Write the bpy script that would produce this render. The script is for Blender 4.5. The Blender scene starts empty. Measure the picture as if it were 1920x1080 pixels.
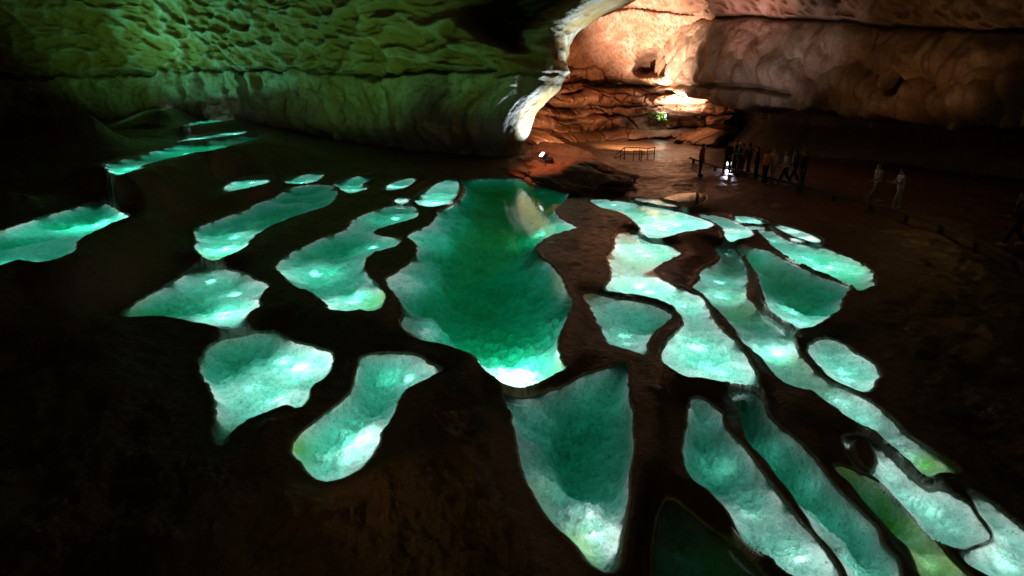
import bpy, bmesh, math, random
import numpy as np
random.seed(7)
RNG = np.random.default_rng(11)
PI = math.pi
scn = bpy.context.scene
COL = scn.collection

# ------------------------------------------------------------------ camera
CAMZ, FPX = 5.0, 1050.0
PITCH = math.atan(360.0 / FPX)
SP, CP = math.sin(PITCH), math.cos(PITCH)
cam_d = bpy.data.cameras.new('camera')
cam_d.sensor_width = 36.0
cam_d.lens = 36.0 * FPX / 1920.0
cam_d.clip_start, cam_d.clip_end = 0.1, 400
cam = bpy.data.objects.new('camera', cam_d)
COL.objects.link(cam)
cam.location = (0, 0, CAMZ)
cam.rotation_euler = (PI / 2 - PITCH, 0, 0)
scn.camera = cam

def ray(u, v):
    a, b = (u - 960.0) / FPX, (540.0 - v) / FPX
    return np.array([a, CP + b * SP, -SP + b * CP])
def at(u, v, z):
    """photograph pixel -> the point on the horizontal plane z"""
    d = ray(u, v)
    t = (z - CAMZ) / d[2]
    return np.array([d[0] * t, d[1] * t, z])
def at_y(u, v, y):
    d = ray(u, v)
    t = y / d[1]
    return np.array([d[0] * t, y, CAMZ + d[2] * t])
def proj(P):
    x, y, z = P[..., 0], P[..., 1], P[..., 2] - CAMZ
    dep = np.maximum(y * CP - z * SP, 1e-3)
    return 960 + FPX * x / dep, 540 - FPX * (y * SP + z * CP) / dep

# ------------------------------------------------------------------ numpy noise
def _hash(ix, iy, iz, seed):
    h = (ix * 374761393 + iy * 668265263 + iz * 2147483647 + seed * 974711) & 0xFFFFFFFF
    h = ((h ^ (h >> 13)) * 1274126177) & 0xFFFFFFFF
    h = ((h ^ (h >> 15)) * 2246822519) & 0xFFFFFFFF
    return ((h ^ (h >> 16)) & 0xFFFFFF).astype(np.float64) / 16777216.0
def vnoise(x, y, z=None, seed=0):
    """smooth value noise in -1..1"""
    if z is None:
        xi, yi = np.floor(x), np.floor(y)
        fx, fy = x - xi, y - yi
        fx = fx * fx * fx * (fx * (fx * 6 - 15) + 10); fy = fy * fy * fy * (fy * (fy * 6 - 15) + 10)
        xi, yi = xi.astype(np.int64), yi.astype(np.int64); o = np.int64(0)
        a = _hash(xi, yi, o, seed); b = _hash(xi + 1, yi, o, seed)
        c = _hash(xi, yi + 1, o, seed); d = _hash(xi + 1, yi + 1, o, seed)
        return ((a + (b - a) * fx) * (1 - fy) + (c + (d - c) * fx) * fy) * 2 - 1
    zi = np.floor(z); fz = z - zi; fz = fz * fz * (3 - 2 * fz); zi = zi.astype(np.int64)
    xi, yi = np.floor(x), np.floor(y)
    fx, fy = x - xi, y - yi
    fx = fx * fx * (3 - 2 * fx); fy = fy * fy * (3 - 2 * fy)
    xi, yi = xi.astype(np.int64), yi.astype(np.int64)
    r = []
    for k in (0, 1):
        a = _hash(xi, yi, zi + k, seed); b = _hash(xi + 1, yi, zi + k, seed)
        c = _hash(xi, yi + 1, zi + k, seed); d = _hash(xi + 1, yi + 1, zi + k, seed)
        r.append((a + (b - a) * fx) * (1 - fy) + (c + (d - c) * fx) * fy)
    return (r[0] + (r[1] - r[0]) * fz) * 2 - 1
def fbm(x, y, z=None, octaves=4, seed=0, gain=0.5):
    s, a, f = 0.0, 1.0, 1.0
    for k in range(octaves):
        s = s + a * vnoise(x * f + 17.3 * k, y * f - 9.1 * k, None if z is None else z * f + 5.7 * k, seed + k)
        a *= gain; f *= 2.03
    return s
def worley(x, y, seed=0, jit=0.9):
    """F1 and F2 distances of a jittered cell grid"""
    xi, yi = np.floor(x).astype(np.int64), np.floor(y).astype(np.int64)
    f1 = np.full(x.shape, 9.0); f2 = np.full(x.shape, 9.0); o = np.int64(0)
    for i in (-1, 0, 1):
        for j in (-1, 0, 1):
            cx, cy = xi + i, yi + j
            px = cx + 0.5 + jit * (_hash(cx, cy, o, seed) - 0.5)
            py = cy + 0.5 + jit * (_hash(cx, cy, o, seed + 77) - 0.5)
            d = np.hypot(px - x, py - y)
            f2 = np.where(d < f1, f1, np.minimum(f2, d)); f1 = np.minimum(f1, d)
    return f1, f2
def sstep(a, b, x):
    t = np.clip((x - a) / (b - a), 0, 1)
    return t * t * (3 - 2 * t)
def gauss(x, w):
    return np.exp(-(x / w) ** 2)

# ------------------------------------------------------------------ object helpers
def tag(o, label=None, cat=None, group=None, kind=None):
    if label: o['label'] = label
    if cat: o['category'] = cat
    if group: o['group'] = group
    if kind: o['kind'] = kind
    return o
def empty(name, loc=(0, 0, 0), rz=0.0):
    o = bpy.data.objects.new(name, None)
    o.empty_display_size = 0.2
    COL.objects.link(o)
    o.location = tuple(float(c) for c in loc); o.rotation_euler = (0, 0, rz)
    return o
def link_mesh(name, me, mat, parent=None):
    o = bpy.data.objects.new(name, me)
    COL.objects.link(o)
    if mat is not None and not me.materials: me.materials.append(mat)
    if parent is not None: o.parent = parent
    return o
def np_mesh(name, V, F, smooth=True, attrs=None):
    """mesh from vertex array and an (n,4) or (n,3) face array"""
    me = bpy.data.meshes.new(name)
    n, k = F.shape
    me.vertices.add(len(V)); me.vertices.foreach_set('co', np.ascontiguousarray(V, dtype=np.float32).ravel())
    me.loops.add(n * k); me.loops.foreach_set('vertex_index', np.ascontiguousarray(F, dtype=np.int32).ravel())
    me.polygons.add(n)
    me.polygons.foreach_set('loop_start', np.arange(0, n * k, k, dtype=np.int32))
    me.polygons.foreach_set('use_smooth', np.full(n, smooth, dtype=bool))
    for an, av in (attrs or {}).items():
        at_ = me.attributes.new(an, 'FLOAT', 'POINT')
        at_.data.foreach_set('value', np.ascontiguousarray(av, dtype=np.float32))
    me.update(calc_edges=True); me.validate()
    return me
def compact(V, F, attrs):
    used = np.unique(F)
    m = np.full(len(V), -1, dtype=np.int64); m[used] = np.arange(len(used))
    return V[used], m[F], {k: a[used] for k, a in attrs.items()}
def grid_faces(nr, nc):
    i = np.arange(nr * nc).reshape(nr, nc)
    return np.stack([i[:-1, :-1], i[:-1, 1:], i[1:, 1:], i[1:, :-1]], -1).reshape(-1, 4)
def bm_obj(name, bm, mat, parent=None, smooth=False):
    me = bpy.data.meshes.new(name)
    bmesh.ops.recalc_face_normals(bm, faces=bm.faces[:])
    bm.to_mesh(me); bm.free()
    for p in me.polygons: p.use_smooth = smooth
    return link_mesh(name, me, mat, parent)
def add_box(bm, c, s, rot=None, bev=0.0):
    r = bmesh.ops.create_cube(bm, size=1.0)
    vs = r['verts']
    for v in vs: v.co = (v.co.x * s[0], v.co.y * s[1], v.co.z * s[2])
    if bev > 0:
        es = list({e for v in vs for e in v.link_edges})
        b = bmesh.ops.bevel(bm, geom=es, offset=bev, segments=2, affect='EDGES', profile=0.5)
        vs = list({v for f in b['faces'] for v in f.verts} | {v for v in vs if v.is_valid})
    for v in vs:
        co = v.co.copy()
        if rot is not None: co.rotate(rot)
        v.co = (co.x + c[0], co.y + c[1], co.z + c[2])
    return vs
def add_tube(bm, pts, rad, n=8, cap=True):
    from mathutils import Vector
    rings = []
    P = [Vector(tuple(float(q) for q in p)) for p in pts]
    for i, p in enumerate(P):
        t = (P[min(i + 1, len(P) - 1)] - P[max(i - 1, 0)]).normalized()
        a = t.cross(Vector((0, 0, 1)))
        if a.length < 1e-3: a = Vector((1, 0, 0))
        a.normalize(); b = t.cross(a)
        r = rad[i] if hasattr(rad, '__len__') else rad
        rings.append([bm.verts.new(p + a * (r * math.cos(2 * PI * k / n)) + b * (r * math.sin(2 * PI * k / n))) for k in range(n)])
    for i in range(len(rings) - 1):
        for k in range(n):
            bm.faces.new((rings[i][k], rings[i][(k + 1) % n], rings[i + 1][(k + 1) % n], rings[i + 1][k]))
    if cap:
        bm.faces.new(rings[0][::-1]); bm.faces.new(rings[-1])

# ------------------------------------------------------------------ materials
class NT:
    def __init__(self, name):
        self.m = bpy.data.materials.new(name); self.m.use_nodes = True
        self.t = self.m.node_tree; self.t.nodes.clear()
        self.out = self.n('ShaderNodeOutputMaterial')
    def n(self, typ, **kw):
        nd = self.t.nodes.new(typ)
        for k, v in kw.items():
            if k.startswith('_'): setattr(nd, k[1:], v)
            else: nd.inputs[k.replace('__', ' ')].default_value = v
        return nd
    def l(self, a, b): self.t.links.new(a, b)
    def noise(self, vec, scale, detail=4, rough=0.55, dist=0.0):
        nd = self.n('ShaderNodeTexNoise'); nd.inputs['Scale'].default_value = scale
        nd.inputs['Detail'].default_value = detail; nd.inputs['Roughness'].default_value = rough
        nd.inputs['Distortion'].default_value = dist
        if vec is not None: self.l(vec, nd.inputs['Vector'])
        return nd.outputs['Fac']
    def ramp(self, fac, stops):
        nd = self.n('ShaderNodeValToRGB'); cr = nd.color_ramp
        while len(cr.elements) < len(stops): cr.elements.new(0.5)
        for e, (p, c) in zip(cr.elements, stops):
            e.position = p; e.color = (*c, 1) if len(c) == 3 else c
        self.l(fac, nd.inputs['Fac'])
        return nd.outputs['Color']
    def mix(self, fac, a, b, mode='MIX'):
        nd = self.n('ShaderNodeMix'); nd.data_type = 'RGBA'; nd.blend_type = mode
        for v, s in ((fac, nd.inputs[0]), (a, nd.inputs[6]), (b, nd.inputs[7])):
            if hasattr(v, 'is_output'): self.l(v, s)
            elif isinstance(v, (int, float)): s.default_value = v
            else: s.default_value = (*v, 1)
        return nd.outputs[2]
    def math(self, op, a, b=None):
        nd = self.n('ShaderNodeMath'); nd.operation = op
        for v, s in ((a, nd.inputs[0]), (b, nd.inputs[1])):
            if v is None: continue
            if hasattr(v, 'is_output'): self.l(v, s)
            else: s.default_value = v
        return nd.outputs[0]
    def attr(self, name):
        nd = self.n('ShaderNodeAttribute'); nd.attribute_name = name
        return nd.outputs['Fac']
    def coords(self, scale=(1, 1, 1)):
        tc = self.n('ShaderNodeTexCoord')
        mp = self.n('ShaderNodeMapping'); mp.inputs['Scale'].default_value = scale
        self.l(tc.outputs['Object'], mp.inputs['Vector'])
        return mp.outputs['Vector']
    def bump(self, h, strength, dist, normal=None):
        nd = self.n('ShaderNodeBump'); nd.inputs['Strength'].default_value = strength
        nd.inputs['Distance'].default_value = dist
        self.l(h, nd.inputs['Height'])
        if normal is not None: self.l(normal, nd.inputs['Normal'])
        return nd.outputs['Normal']
    def surf(self, sh): self.l(sh, self.out.inputs['Surface'])

def flat(name, col, rough=0.6, metal=0.0, var=0.15, scale=30.0):
    """everyday material with slight mottling"""
    k = NT(name)
    v = k.coords()
    c = k.mix(k.noise(v, scale), tuple(x * (1 - var) for x in col), tuple(min(1, x * (1 + var)) for x in col))
    b = k.n('ShaderNodeBsdfPrincipled'); k.l(c, b.inputs['Base Color'])
    b.inputs['Roughness'].default_value = rough; b.inputs['Metallic'].default_value = metal
    k.surf(b.outputs[0])
    return k.m
def emit(name, col, strength):
    k = NT(name)
    e = k.n('ShaderNodeEmission'); e.inputs['Color'].default_value = (*col, 1); e.inputs['Strength'].default_value = strength
    k.surf(e.outputs[0])
    return k.m

def floor_material():
    k = NT('cave_floor')
    v = k.coords()
    n1 = k.noise(v, 0.55, 6, 0.6); n2 = k.noise(v, 3.2, 6, 0.6); n3 = k.noise(v, 16, 5, 0.65)
    mud = k.ramp(n1, [(0.3, (0.038, 0.023, 0.009)), (0.55, (0.07, 0.042, 0.016)), (0.75, (0.12, 0.073, 0.03))])
    mud = k.mix(k.ramp(n2, [(0.42, (0, 0, 0)), (0.68, (1, 1, 1))]), mud, (0.06, 0.04, 0.015))
    cal = k.ramp(n2, [(0.25, (0.56, 0.60, 0.54)), (0.5, (0.68, 0.70, 0.65)), (0.72, (0.80, 0.82, 0.78))])
    cal = k.mix(k.ramp(n3, [(0.30, (1, 1, 1)), (0.42, (0, 0, 0))]), cal, (0.20, 0.26, 0.20))
    n5 = k.noise(v, 11, 4, 0.75, 0.3)
    cal = k.mix(k.ramp(n5, [(0.30, (0.8,) * 3), (0.41, (0, 0, 0))]), cal, (0.14, 0.20, 0.15))
    n4 = k.noise(v, 6.5, 6, 0.72, 0.8)
    cal = k.mix(k.ramp(n4, [(0.38, (0.6,) * 3), (0.52, (0, 0, 0))]), cal, (0.34, 0.42, 0.36))
    alg = k.mix(n3, (0.20, 0.34, 0.03), (0.42, 0.55, 0.10))
    cal = k.mix(k.math('MULTIPLY', k.attr('algae'), k.ramp(n2, [(0.25, (0.55,) * 3), (0.6, (1, 1, 1))])), cal, alg)
    mud = k.mix(k.math('MULTIPLY', k.attr('path'), 0.75), mud, k.mix(n1, (0.06, 0.026, 0.012), (0.13, 0.057, 0.024)))
    c = k.mix(k.attr('calcite'), mud, cal)
    b = k.n('ShaderNodeBsdfPrincipled'); k.l(c, b.inputs['Base Color'])
    k.l(k.ramp(n2, [(0.3, (0.24,) * 3), (0.7, (0.58,) * 3)]), b.inputs['Roughness'])
    h = k.math('ADD', k.math('MULTIPLY', n3, 0.5), n2)
    pw = k.math('SUBTRACT', 1.0, k.math('MULTIPLY', k.attr('path'), 0.85))
    nn = k.bump(k.math('MULTIPLY', h, pw), 0.9, 0.12)
    nn = k.bump(k.math('MULTIPLY', k.noise(v, 55, 4, 0.7), pw), 0.35, 0.02, nn)
    k.l(nn, b.inputs['Normal'])
    k.surf(b.outputs[0])
    return k.m

def rock_material(name, lo, mid, hi, stain_shade, fine=1.0, streak=(1.0, 1.0, 0.3), rough=0.7, bump=0.5, pit=(0.2, 0.1, 0.04)):
    k = NT(name)
    v = k.coords(); vs = k.coords(streak)
    n1 = k.noise(v, 0.35 * fine, 7, 0.62); n2 = k.noise(vs, 1.1 * fine, 6, 0.65, 0.6); n3 = k.noise(v, 7.0 * fine, 5, 0.65)
    c = k.ramp(n1, [(0.28, lo), (0.5, mid), (0.72, hi)])
    c = k.mix(k.ramp(n2, [(0.45, (0, 0, 0)), (0.72, (0.85,) * 3)]), c, stain_shade)
    c = k.mix(k.ramp(n3, [(0.30, (0.75,) * 3), (0.45, (0, 0, 0))]), c, tuple(x * 0.45 for x in stain_shade))
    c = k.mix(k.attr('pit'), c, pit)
    c = k.mix(k.attr('stain_shade'), c, tuple(x * 0.16 for x in stain_shade))  # mask darkens cracks and joints, and paints shade into recesses
    b = k.n('ShaderNodeBsdfPrincipled'); k.l(c, b.inputs['Base Color'])
    b.inputs['Roughness'].default_value = rough
    h = k.math('ADD', k.math('MULTIPLY', n3, 0.35), n2)
    k.l(k.bump(h, bump, 0.35), b.inputs['Normal'])
    k.surf(b.outputs[0])
    return k.m

def water_material():
    k = NT('pool_water')
    v = k.coords()
    h = k.math('ADD', k.noise(v, 5.0, 3, 0.5, 0.4), k.math('MULTIPLY', k.noise(v, 1.3, 2), 1.4))
    nrm = k.bump(h, 0.07, 0.03)
    fr = k.n('ShaderNodeFresnel', IOR=1.33); k.l(nrm, fr.inputs['Normal'])
    tr = k.n('ShaderNodeBsdfTransparent')
    gl = k.n('ShaderNodeBsdfGlossy'); gl.inputs['Roughness'].default_value = 0.015; k.l(nrm, gl.inputs['Normal'])
    mx = k.n('ShaderNodeMixShader')
    k.l(fr.outputs[0], mx.inputs[0]); k.l(tr.outputs[0], mx.inputs[1]); k.l(gl.outputs[0], mx.inputs[2])
    k.surf(mx.outputs[0])
    va = k.n('ShaderNodeVolumeAbsorption')
    va.inputs['Color'].default_value = (0.04, 0.87, 0.735, 1); va.inputs['Density'].default_value = 1.9
    k.l(va.outputs[0], k.out.inputs['Volume'])
    return k.m

M_FLOOR = floor_material()
M_WATER = water_material()
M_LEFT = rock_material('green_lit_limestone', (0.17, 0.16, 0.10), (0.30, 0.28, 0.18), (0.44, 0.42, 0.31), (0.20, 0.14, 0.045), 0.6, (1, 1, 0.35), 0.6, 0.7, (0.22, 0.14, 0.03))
M_BACK = rock_material('warm_limestone', (0.22, 0.10, 0.05), (0.40, 0.22, 0.135), (0.56, 0.40, 0.30), (0.26, 0.10, 0.04), 1.3, (1, 1, 1.6))
M_RIGHT = rock_material('ochre_limestone', (0.20, 0.12, 0.07), (0.33, 0.22, 0.14), (0.46, 0.36, 0.27), (0.22, 0.11, 0.045), 1.0, (1, 1, 0.4))
M_CLAY = rock_material('red_clay', (0.16, 0.06, 0.025), (0.28, 0.10, 0.045), (0.36, 0.16, 0.08), (0.10, 0.04, 0.02), 3.0, (1, 1, 1), 0.55)

# ------------------------------------------------------------------ pools traced as outlines, each on its own water level
def cr(x0, y0, pts): return [(x0 + a / 3.0, y0 + b / 3.0) for a, b in pts]
POOLS = []
def pool(level, depth, outline, label, lamps, fill=1.0, algae=(), wall=0.16, islands=(), ledge=(), allalg=0.0, fillw=None):
    POOLS.append(dict(level=level, depth=depth, px=outline, label=label, lamps=lamps, fill=fill, algae=algae, wall=wall,
                      islands=islands, ledge=ledge, allalg=allalg))
pool(1.4, 0.55, cr(0, 360, [(-420, 560), (-420, 330), (0, 218), (120, 180), (250, 135), (400, 95), (500, 62), (565, 48), (600, 70), (650, 95), (690, 118), (733, 138), (690, 152), (620, 175), (560, 208), (500, 230), (430, 270), (425, 300), (412, 330), (380, 350), (330, 368), (280, 385), (220, 395), (180, 385), (140, 378), (100, 380), (50, 395), (0, 413)]),
     'long turquoise pool cut off by the left edge of the photo', [(218, 405, 14), (8, 488, 7)], 1.2)
pool(0.32, 0.5, [(540, 352), (575, 346), (615, 346), (632, 355), (630, 370), (620, 380), (610, 387), (577, 397), (547, 407), (520, 417), (500, 427), (480, 438), (467, 450), (460, 460), (447, 470), (430, 477), (413, 483), (393, 486), (383, 482), (373, 473), (365, 463), (370, 453), (368, 445), (363, 432), (373, 425), (400, 415), (433, 403), (467, 392), (477, 383), (500, 375), (520, 368)],
     'long slanting teal pool with a yellow-green rounded near end', [(438, 462, 13), (470, 436, 5)], 0.9, [(415, 478, 0.8)])
pool(0.42, 0.25, cr(0, 0, [(1600, 1020), (1630, 1000), (1700, 985), (1770, 970), (1830, 968), (1825, 985), (1800, 1000), (1805, 1012), (1770, 1022), (1700, 1030), (1650, 1032), (1615, 1030)]),
     'small pale pool directly behind the top end of the long slanting teal pool', [(560, 340, 9)], 1.0)
pool(0.95, 0.22, cr(0, 0, [(1215, 1080), (1290, 1030), (1330, 1010), (1420, 990), (1500, 983), (1535, 990), (1540, 1005), (1510, 1025), (1440, 1045), (1370, 1060), (1300, 1075), (1240, 1088)]),
     'small white spindle-shaped pool alone on dark rock, left of the row of pale pools', [(470, 340, 9), (430, 353, 6)], 1.0)
pool(2.5, 0.35, cr(0, 0, [(580, 922), (640, 905), (720, 885), (820, 860), (880, 842), (960, 815), (1050, 803), (1200, 788), (1350, 768), (1460, 757), (1455, 772), (1430, 785), (1350, 805), (1250, 830), (1180, 848), (1100, 855), (1000, 880), (900, 902), (820, 925), (790, 935), (820, 945), (750, 958), (690, 978), (640, 984), (610, 960)]),
     'long narrow blue-green pool high on the dark slope, white at its pointed left end', [(215, 322, 22), (262, 311, 12), (400, 272, 8), (330, 283, 8)], 0.8)
pool(2.56, 0.15, cr(0, 0, [(955, 798), (1000, 783), (1100, 766), (1250, 748), (1330, 738), (1385, 736), (1395, 744), (1370, 752), (1300, 761), (1200, 774), (1100, 786), (1000, 798)]),
     'thin white sliver of water along the back of the long narrow pool', [(440, 249, 14), (380, 258, 14)], 1.6)
pool(3.2, 0.2, cr(0, 0, [(1020, 708), (1060, 695), (1120, 682), (1200, 672), (1310, 667), (1325, 673), (1250, 682), (1180, 690), (1100, 700), (1040, 712)]),
     'thin bright strip of water second highest up the left slope, under the green wall', [(385, 228, 20), (355, 233, 12)], 1.5)
pool(4.1, 0.12, cr(0, 0, [(880, 618), (920, 606), (985, 598), (990, 602), (960, 609), (910, 620)]),
     'tiny faint streak of water highest up the left slope', [(312, 203, 3)], 0.6)
pool(0.4, 0.3, [(627, 343), (640, 338), (662, 331), (690, 326), (708, 325), (703, 332), (690, 340), (676, 345), (690, 348), (690, 353), (670, 360), (655, 363), (640, 355), (628, 348)],
     'small pale notched pool, third from the left in the far row', [(672, 354, 9), (640, 346, 4)], 0.9)
pool(0.4, 0.2, [(714, 355), (722, 349), (738, 340), (755, 334), (772, 332), (781, 336), (775, 342), (764, 350), (745, 355), (725, 357)],
     'small white leaf-shaped pool with smooth edges between the notched pool and the main pool', [(745, 347, 12)], 1.0)
pool(0.15, 0.25, [(793, 358), (803, 352), (817, 345), (830, 338), (847, 335), (858, 336), (860, 342), (864, 350), (867, 356), (860, 361), (853, 373), (838, 382), (818, 386), (807, 388), (787, 385), (775, 375), (780, 368)],
     'pale blue pool touching the far left corner of the main pool', [(800, 378, 14), (830, 365, 6)], 1.2)
pool(0.2, 0.15, [(735, 377), (747, 370), (763, 368), (765, 373), (773, 381), (760, 382), (743, 381)],
     'tiny white patch of water just behind the upper tip of the S-curved pool', [(752, 375, 9)], 1.2)
pool(0.05, 0.65, [(517, 503), (525, 490), (545, 475), (575, 460), (605, 445), (630, 437), (648, 431), (655, 423), (661, 412), (683, 402), (713, 391), (727, 386), (750, 384), (773, 386), (783, 392), (785, 403), (773, 410), (750, 416), (723, 424), (703, 431), (698, 436), (710, 441), (730, 444), (752, 446), (748, 457), (737, 463), (717, 468), (697, 473), (685, 483), (680, 493), (683, 507), (693, 523), (707, 535), (720, 547), (723, 557), (720, 568), (712, 578), (700, 583), (687, 582), (677, 579), (660, 582), (640, 582), (618, 580), (610, 567), (590, 550), (567, 540), (547, 532), (533, 517)],
     'S-curved teal pool with a yellow-green near corner, directly left of the main pool', [(650, 560, 9), (545, 508, 7), (738, 452, 3), (700, 545, 5), (768, 401, 4)], 0.9, [(708, 565, 0.9)])
pool(0.0, 1.8, [(860, 337), (893, 335), (923, 333), (953, 333), (987, 338), (1017, 348), (1040, 353), (1060, 360), (1065, 362), (1057, 378), (1040, 390), (1040, 398), (1050, 410), (1070, 420), (1083, 427), (1063, 432), (1040, 438), (1020, 447), (1005, 460), (1003, 468), (1010, 482), (1027, 493), (1043, 510), (1053, 523), (1058, 542), (1067, 557), (1073, 565), (1067, 580), (1063, 597), (1048, 620), (1043, 633), (1042, 650), (1048, 667), (1055, 680), (1060, 690), (1030, 705), (998, 720), (985, 725), (960, 724), (945, 718), (930, 707), (907, 690), (897, 677), (887, 662), (867, 655), (840, 647), (813, 640), (787, 637), (767, 625), (750, 608), (757, 593), (758, 580), (750, 560), (737, 547), (723, 530), (725, 520), (740, 512), (763, 498), (780, 483), (785, 467), (777, 453), (763, 442), (783, 432), (807, 420), (820, 407), (820, 397), (832, 391), (852, 383), (865, 373), (873, 362), (874, 348)],
     'largest pool, deep green and faintly rippled, in the middle of the cave floor', [(966, 700, 34), (985, 668, 16, 90), (950, 640, 5, 90), (1055, 422, 7), (745, 523, 2), (790, 445, 2), (765, 605, 2)], 1.15, [(1040, 700, 0.7)], 0.8, (), ((730, 530, .9), (770, 505, 0.8), (790, 440, .9), (825, 405, .8), (765, 600, .8), (800, 632, 0.6), (1065, 565, .3), (1060, 425, .8)))
pool(0.0, 0.6, cr(0, 360, [(685, 690), (720, 660), (800, 605), (900, 550), (970, 505), (1030, 470), (1070, 435), (1100, 418), (1160, 420), (1220, 422), (1300, 440), (1380, 460), (1450, 495), (1525, 522), (1490, 545), (1470, 575), (1458, 605), (1475, 640), (1420, 660), (1385, 690), (1378, 715), (1400, 748), (1330, 757), (1250, 765), (1200, 745), (1140, 730), (1070, 727), (1030, 715), (960, 700), (880, 695), (800, 697), (730, 702)]),
     'arrow-shaped pool with a dark green hollow, its sharp tip pointing left', [(447, 577, 13), (430, 600, 6), (480, 540, 5), (385, 508, 3)], 0.6, [(250, 588, 0.8)], 0.3)
pool(-0.25, 0.5, [(376, 697), (377, 680), (383, 660), (400, 643), (427, 635), (460, 628), (483, 623), (503, 622), (517, 623), (527, 630), (550, 640), (577, 647), (600, 655), (625, 662), (622, 680), (617, 697), (607, 710), (583, 723), (577, 747), (560, 766), (537, 757), (500, 770), (467, 783), (443, 800), (430, 810), (427, 828), (413, 837), (405, 827), (403, 810), (405, 787), (407, 760), (400, 737), (393, 720)],
     'pale tooth-shaped pool in the foreground with a long point hanging at its lower left', [(604, 672, 12), (530, 752, 8), (450, 720, 4), (560, 650, 4)], 1.0, [(415, 815, 0.5)])
pool(-0.25, 0.5, [(677, 668), (707, 664), (737, 661), (763, 664), (787, 669), (800, 680), (818, 687), (830, 694), (805, 706), (785, 716), (760, 728), (747, 745), (743, 763), (735, 783), (715, 807), (710, 833), (697, 853), (677, 877), (657, 890), (640, 896), (627, 900), (610, 903), (593, 897), (573, 877), (563, 860), (550, 848), (550, 830), (560, 817), (580, 800), (600, 783), (623, 767), (640, 753), (656, 740), (665, 723), (673, 690)],
     'pale foot-shaped pool in the foreground, right of the tooth-shaped pool', [(693, 812, 13), (800, 692, 5), (670, 858, 4), (700, 690, 2.5)], 0.9, [(556, 835, 0.7)])
pool(-0.2, 1.1, [(943, 736), (960, 743), (983, 747), (1013, 742), (1040, 731), (1070, 720), (1090, 704), (1133, 693), (1160, 684), (1172, 678), (1175, 697), (1177, 727), (1183, 770), (1188, 820), (1187, 843), (1180, 867), (1177, 907), (1175, 940), (1170, 970), (1165, 1013), (1160, 1047), (1147, 1070), (1133, 1070), (1107, 1057), (1090, 1030), (1063, 1003), (1033, 977), (1013, 950), (1000, 920), (983, 893), (977, 867), (970, 833), (964, 800), (960, 773), (950, 753)],
     'large triangular pool in front of the main pool, glowing white at its lower tip', [(1143, 1005, 9), (1105, 960, 5), (1130, 705, 2), (985, 775, 1.5), (1050, 880, 2)], 0.6, [(1085, 1022, 0.8), (1000, 920, .4)], 0.6, (), ((1000, 860, .6), (1040, 930, .7), (990, 770, .5)))
pool(-0.5, 0.9, [(1249, 935), (1264, 940), (1282, 952), (1320, 987), (1380, 1027), (1430, 1080), (1500, 1160), (1220, 1160), (1222, 1080), (1227, 1020), (1236, 967)],
     'unlit dark green pool at the bottom edge of the photo', [(1330, 1060, 0.5)], 0.02, (), 0.5, (), (), 0.8)
pool(-0.3, 0.5, cr(1280, 720, [(50, 90), (80, 78), (110, 85), (160, 115), (200, 145), (222, 168), (225, 215), (240, 260), (280, 300), (330, 340), (370, 390), (420, 460), (470, 530), (530, 610), (590, 690), (650, 770), (720, 840), (780, 910), (830, 970), (870, 1040), (885, 1100), (930, 1200), (760, 1220), (640, 1085), (580, 1050), (530, 1010), (520, 985), (440, 940), (350, 880), (315, 830), (290, 770), (260, 710), (215, 660), (150, 595), (80, 555), (45, 520), (15, 440), (5, 360), (20, 280), (25, 190)]),
     'long rough blue-grey pool with a lumpy bed, leftmost of the long pools at lower right', [(1530, 1040, 9), (1400, 960, 4), (1300, 770, 2), (1375, 850, 2.5), (1470, 930, 3)], 0.45)
pool(-0.3, 0.9, cr(1280, 720, [(265, 65), (280, 28), (340, 16), (400, 30), (450, 90), (470, 170), (520, 230), (600, 285), (660, 340), (720, 400), (770, 470), (830, 550), (880, 610), (950, 680), (1010, 740), (1060, 780), (1090, 820), (1100, 870), (1150, 940), (1200, 980), (1215, 1030), (1215, 1080), (1230, 1220), (1010, 1220), (930, 1080), (900, 1010), (850, 940), (800, 880), (750, 830), (700, 740), (650, 670), (600, 590), (530, 510), (470, 420), (390, 350), (355, 290), (350, 240), (325, 180), (320, 130)]),
     'long pool at lower right, half in dark green shadow with a bright blue left edge', [(1600, 1060, 7), (1535, 970, 4), (1425, 820, 2.5), (1480, 885, 2.5)], 0.35)
pool(-0.38, 0.45, cr(1280, 720, [(848, 460), (880, 455), (940, 475), (1020, 510), (1090, 545), (1160, 585), (1230, 650), (1290, 720), (1350, 800), (1420, 870), (1480, 950), (1550, 1020), (1610, 1080), (1720, 1220), (1460, 1220), (1340, 1080), (1310, 1000), (1270, 910), (1220, 870), (1160, 810), (1100, 740), (1040, 680), (980, 600), (940, 550), (890, 510)]),
     'moss green pool with a pointed upper end at lower right', [(1735, 1040, 4), (1690, 985, 2), (1620, 910, .8)], 0.5, (), 0.2, (), (), 0.85)
pool(-0.35, 0.5, cr(1280, 720, [(897, 305), (920, 290), (1010, 288), (1060, 315), (1110, 350), (1150, 400), (1200, 440), (1260, 510), (1330, 570), (1400, 602), (1430, 592), (1480, 605), (1560, 640), (1620, 680), (1640, 720), (1690, 780), (1728, 840), (1735, 870), (1650, 900), (1590, 922), (1530, 915), (1450, 885), (1390, 840), (1330, 770), (1270, 700), (1210, 640), (1150, 580), (1090, 520), (1040, 495), (980, 470), (940, 410), (905, 330)]),
     'blue-grey pool with a dark oval rock standing in its upper end', [(1592, 842, 4), (1655, 842, 4), (1640, 822, 3), (1620, 885, 3), (1760, 935, 4), (1840, 990, 3), (1655, 860, 2.5), (1705, 905, 2.5)], 0.6, (), 0.2,
     (cr(1280, 720, [(945, 330), (975, 305), (1020, 302), (1060, 330), (1088, 380), (1100, 430), (1090, 485), (1060, 490), (1010, 465), (975, 430), (955, 380)]),))
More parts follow.
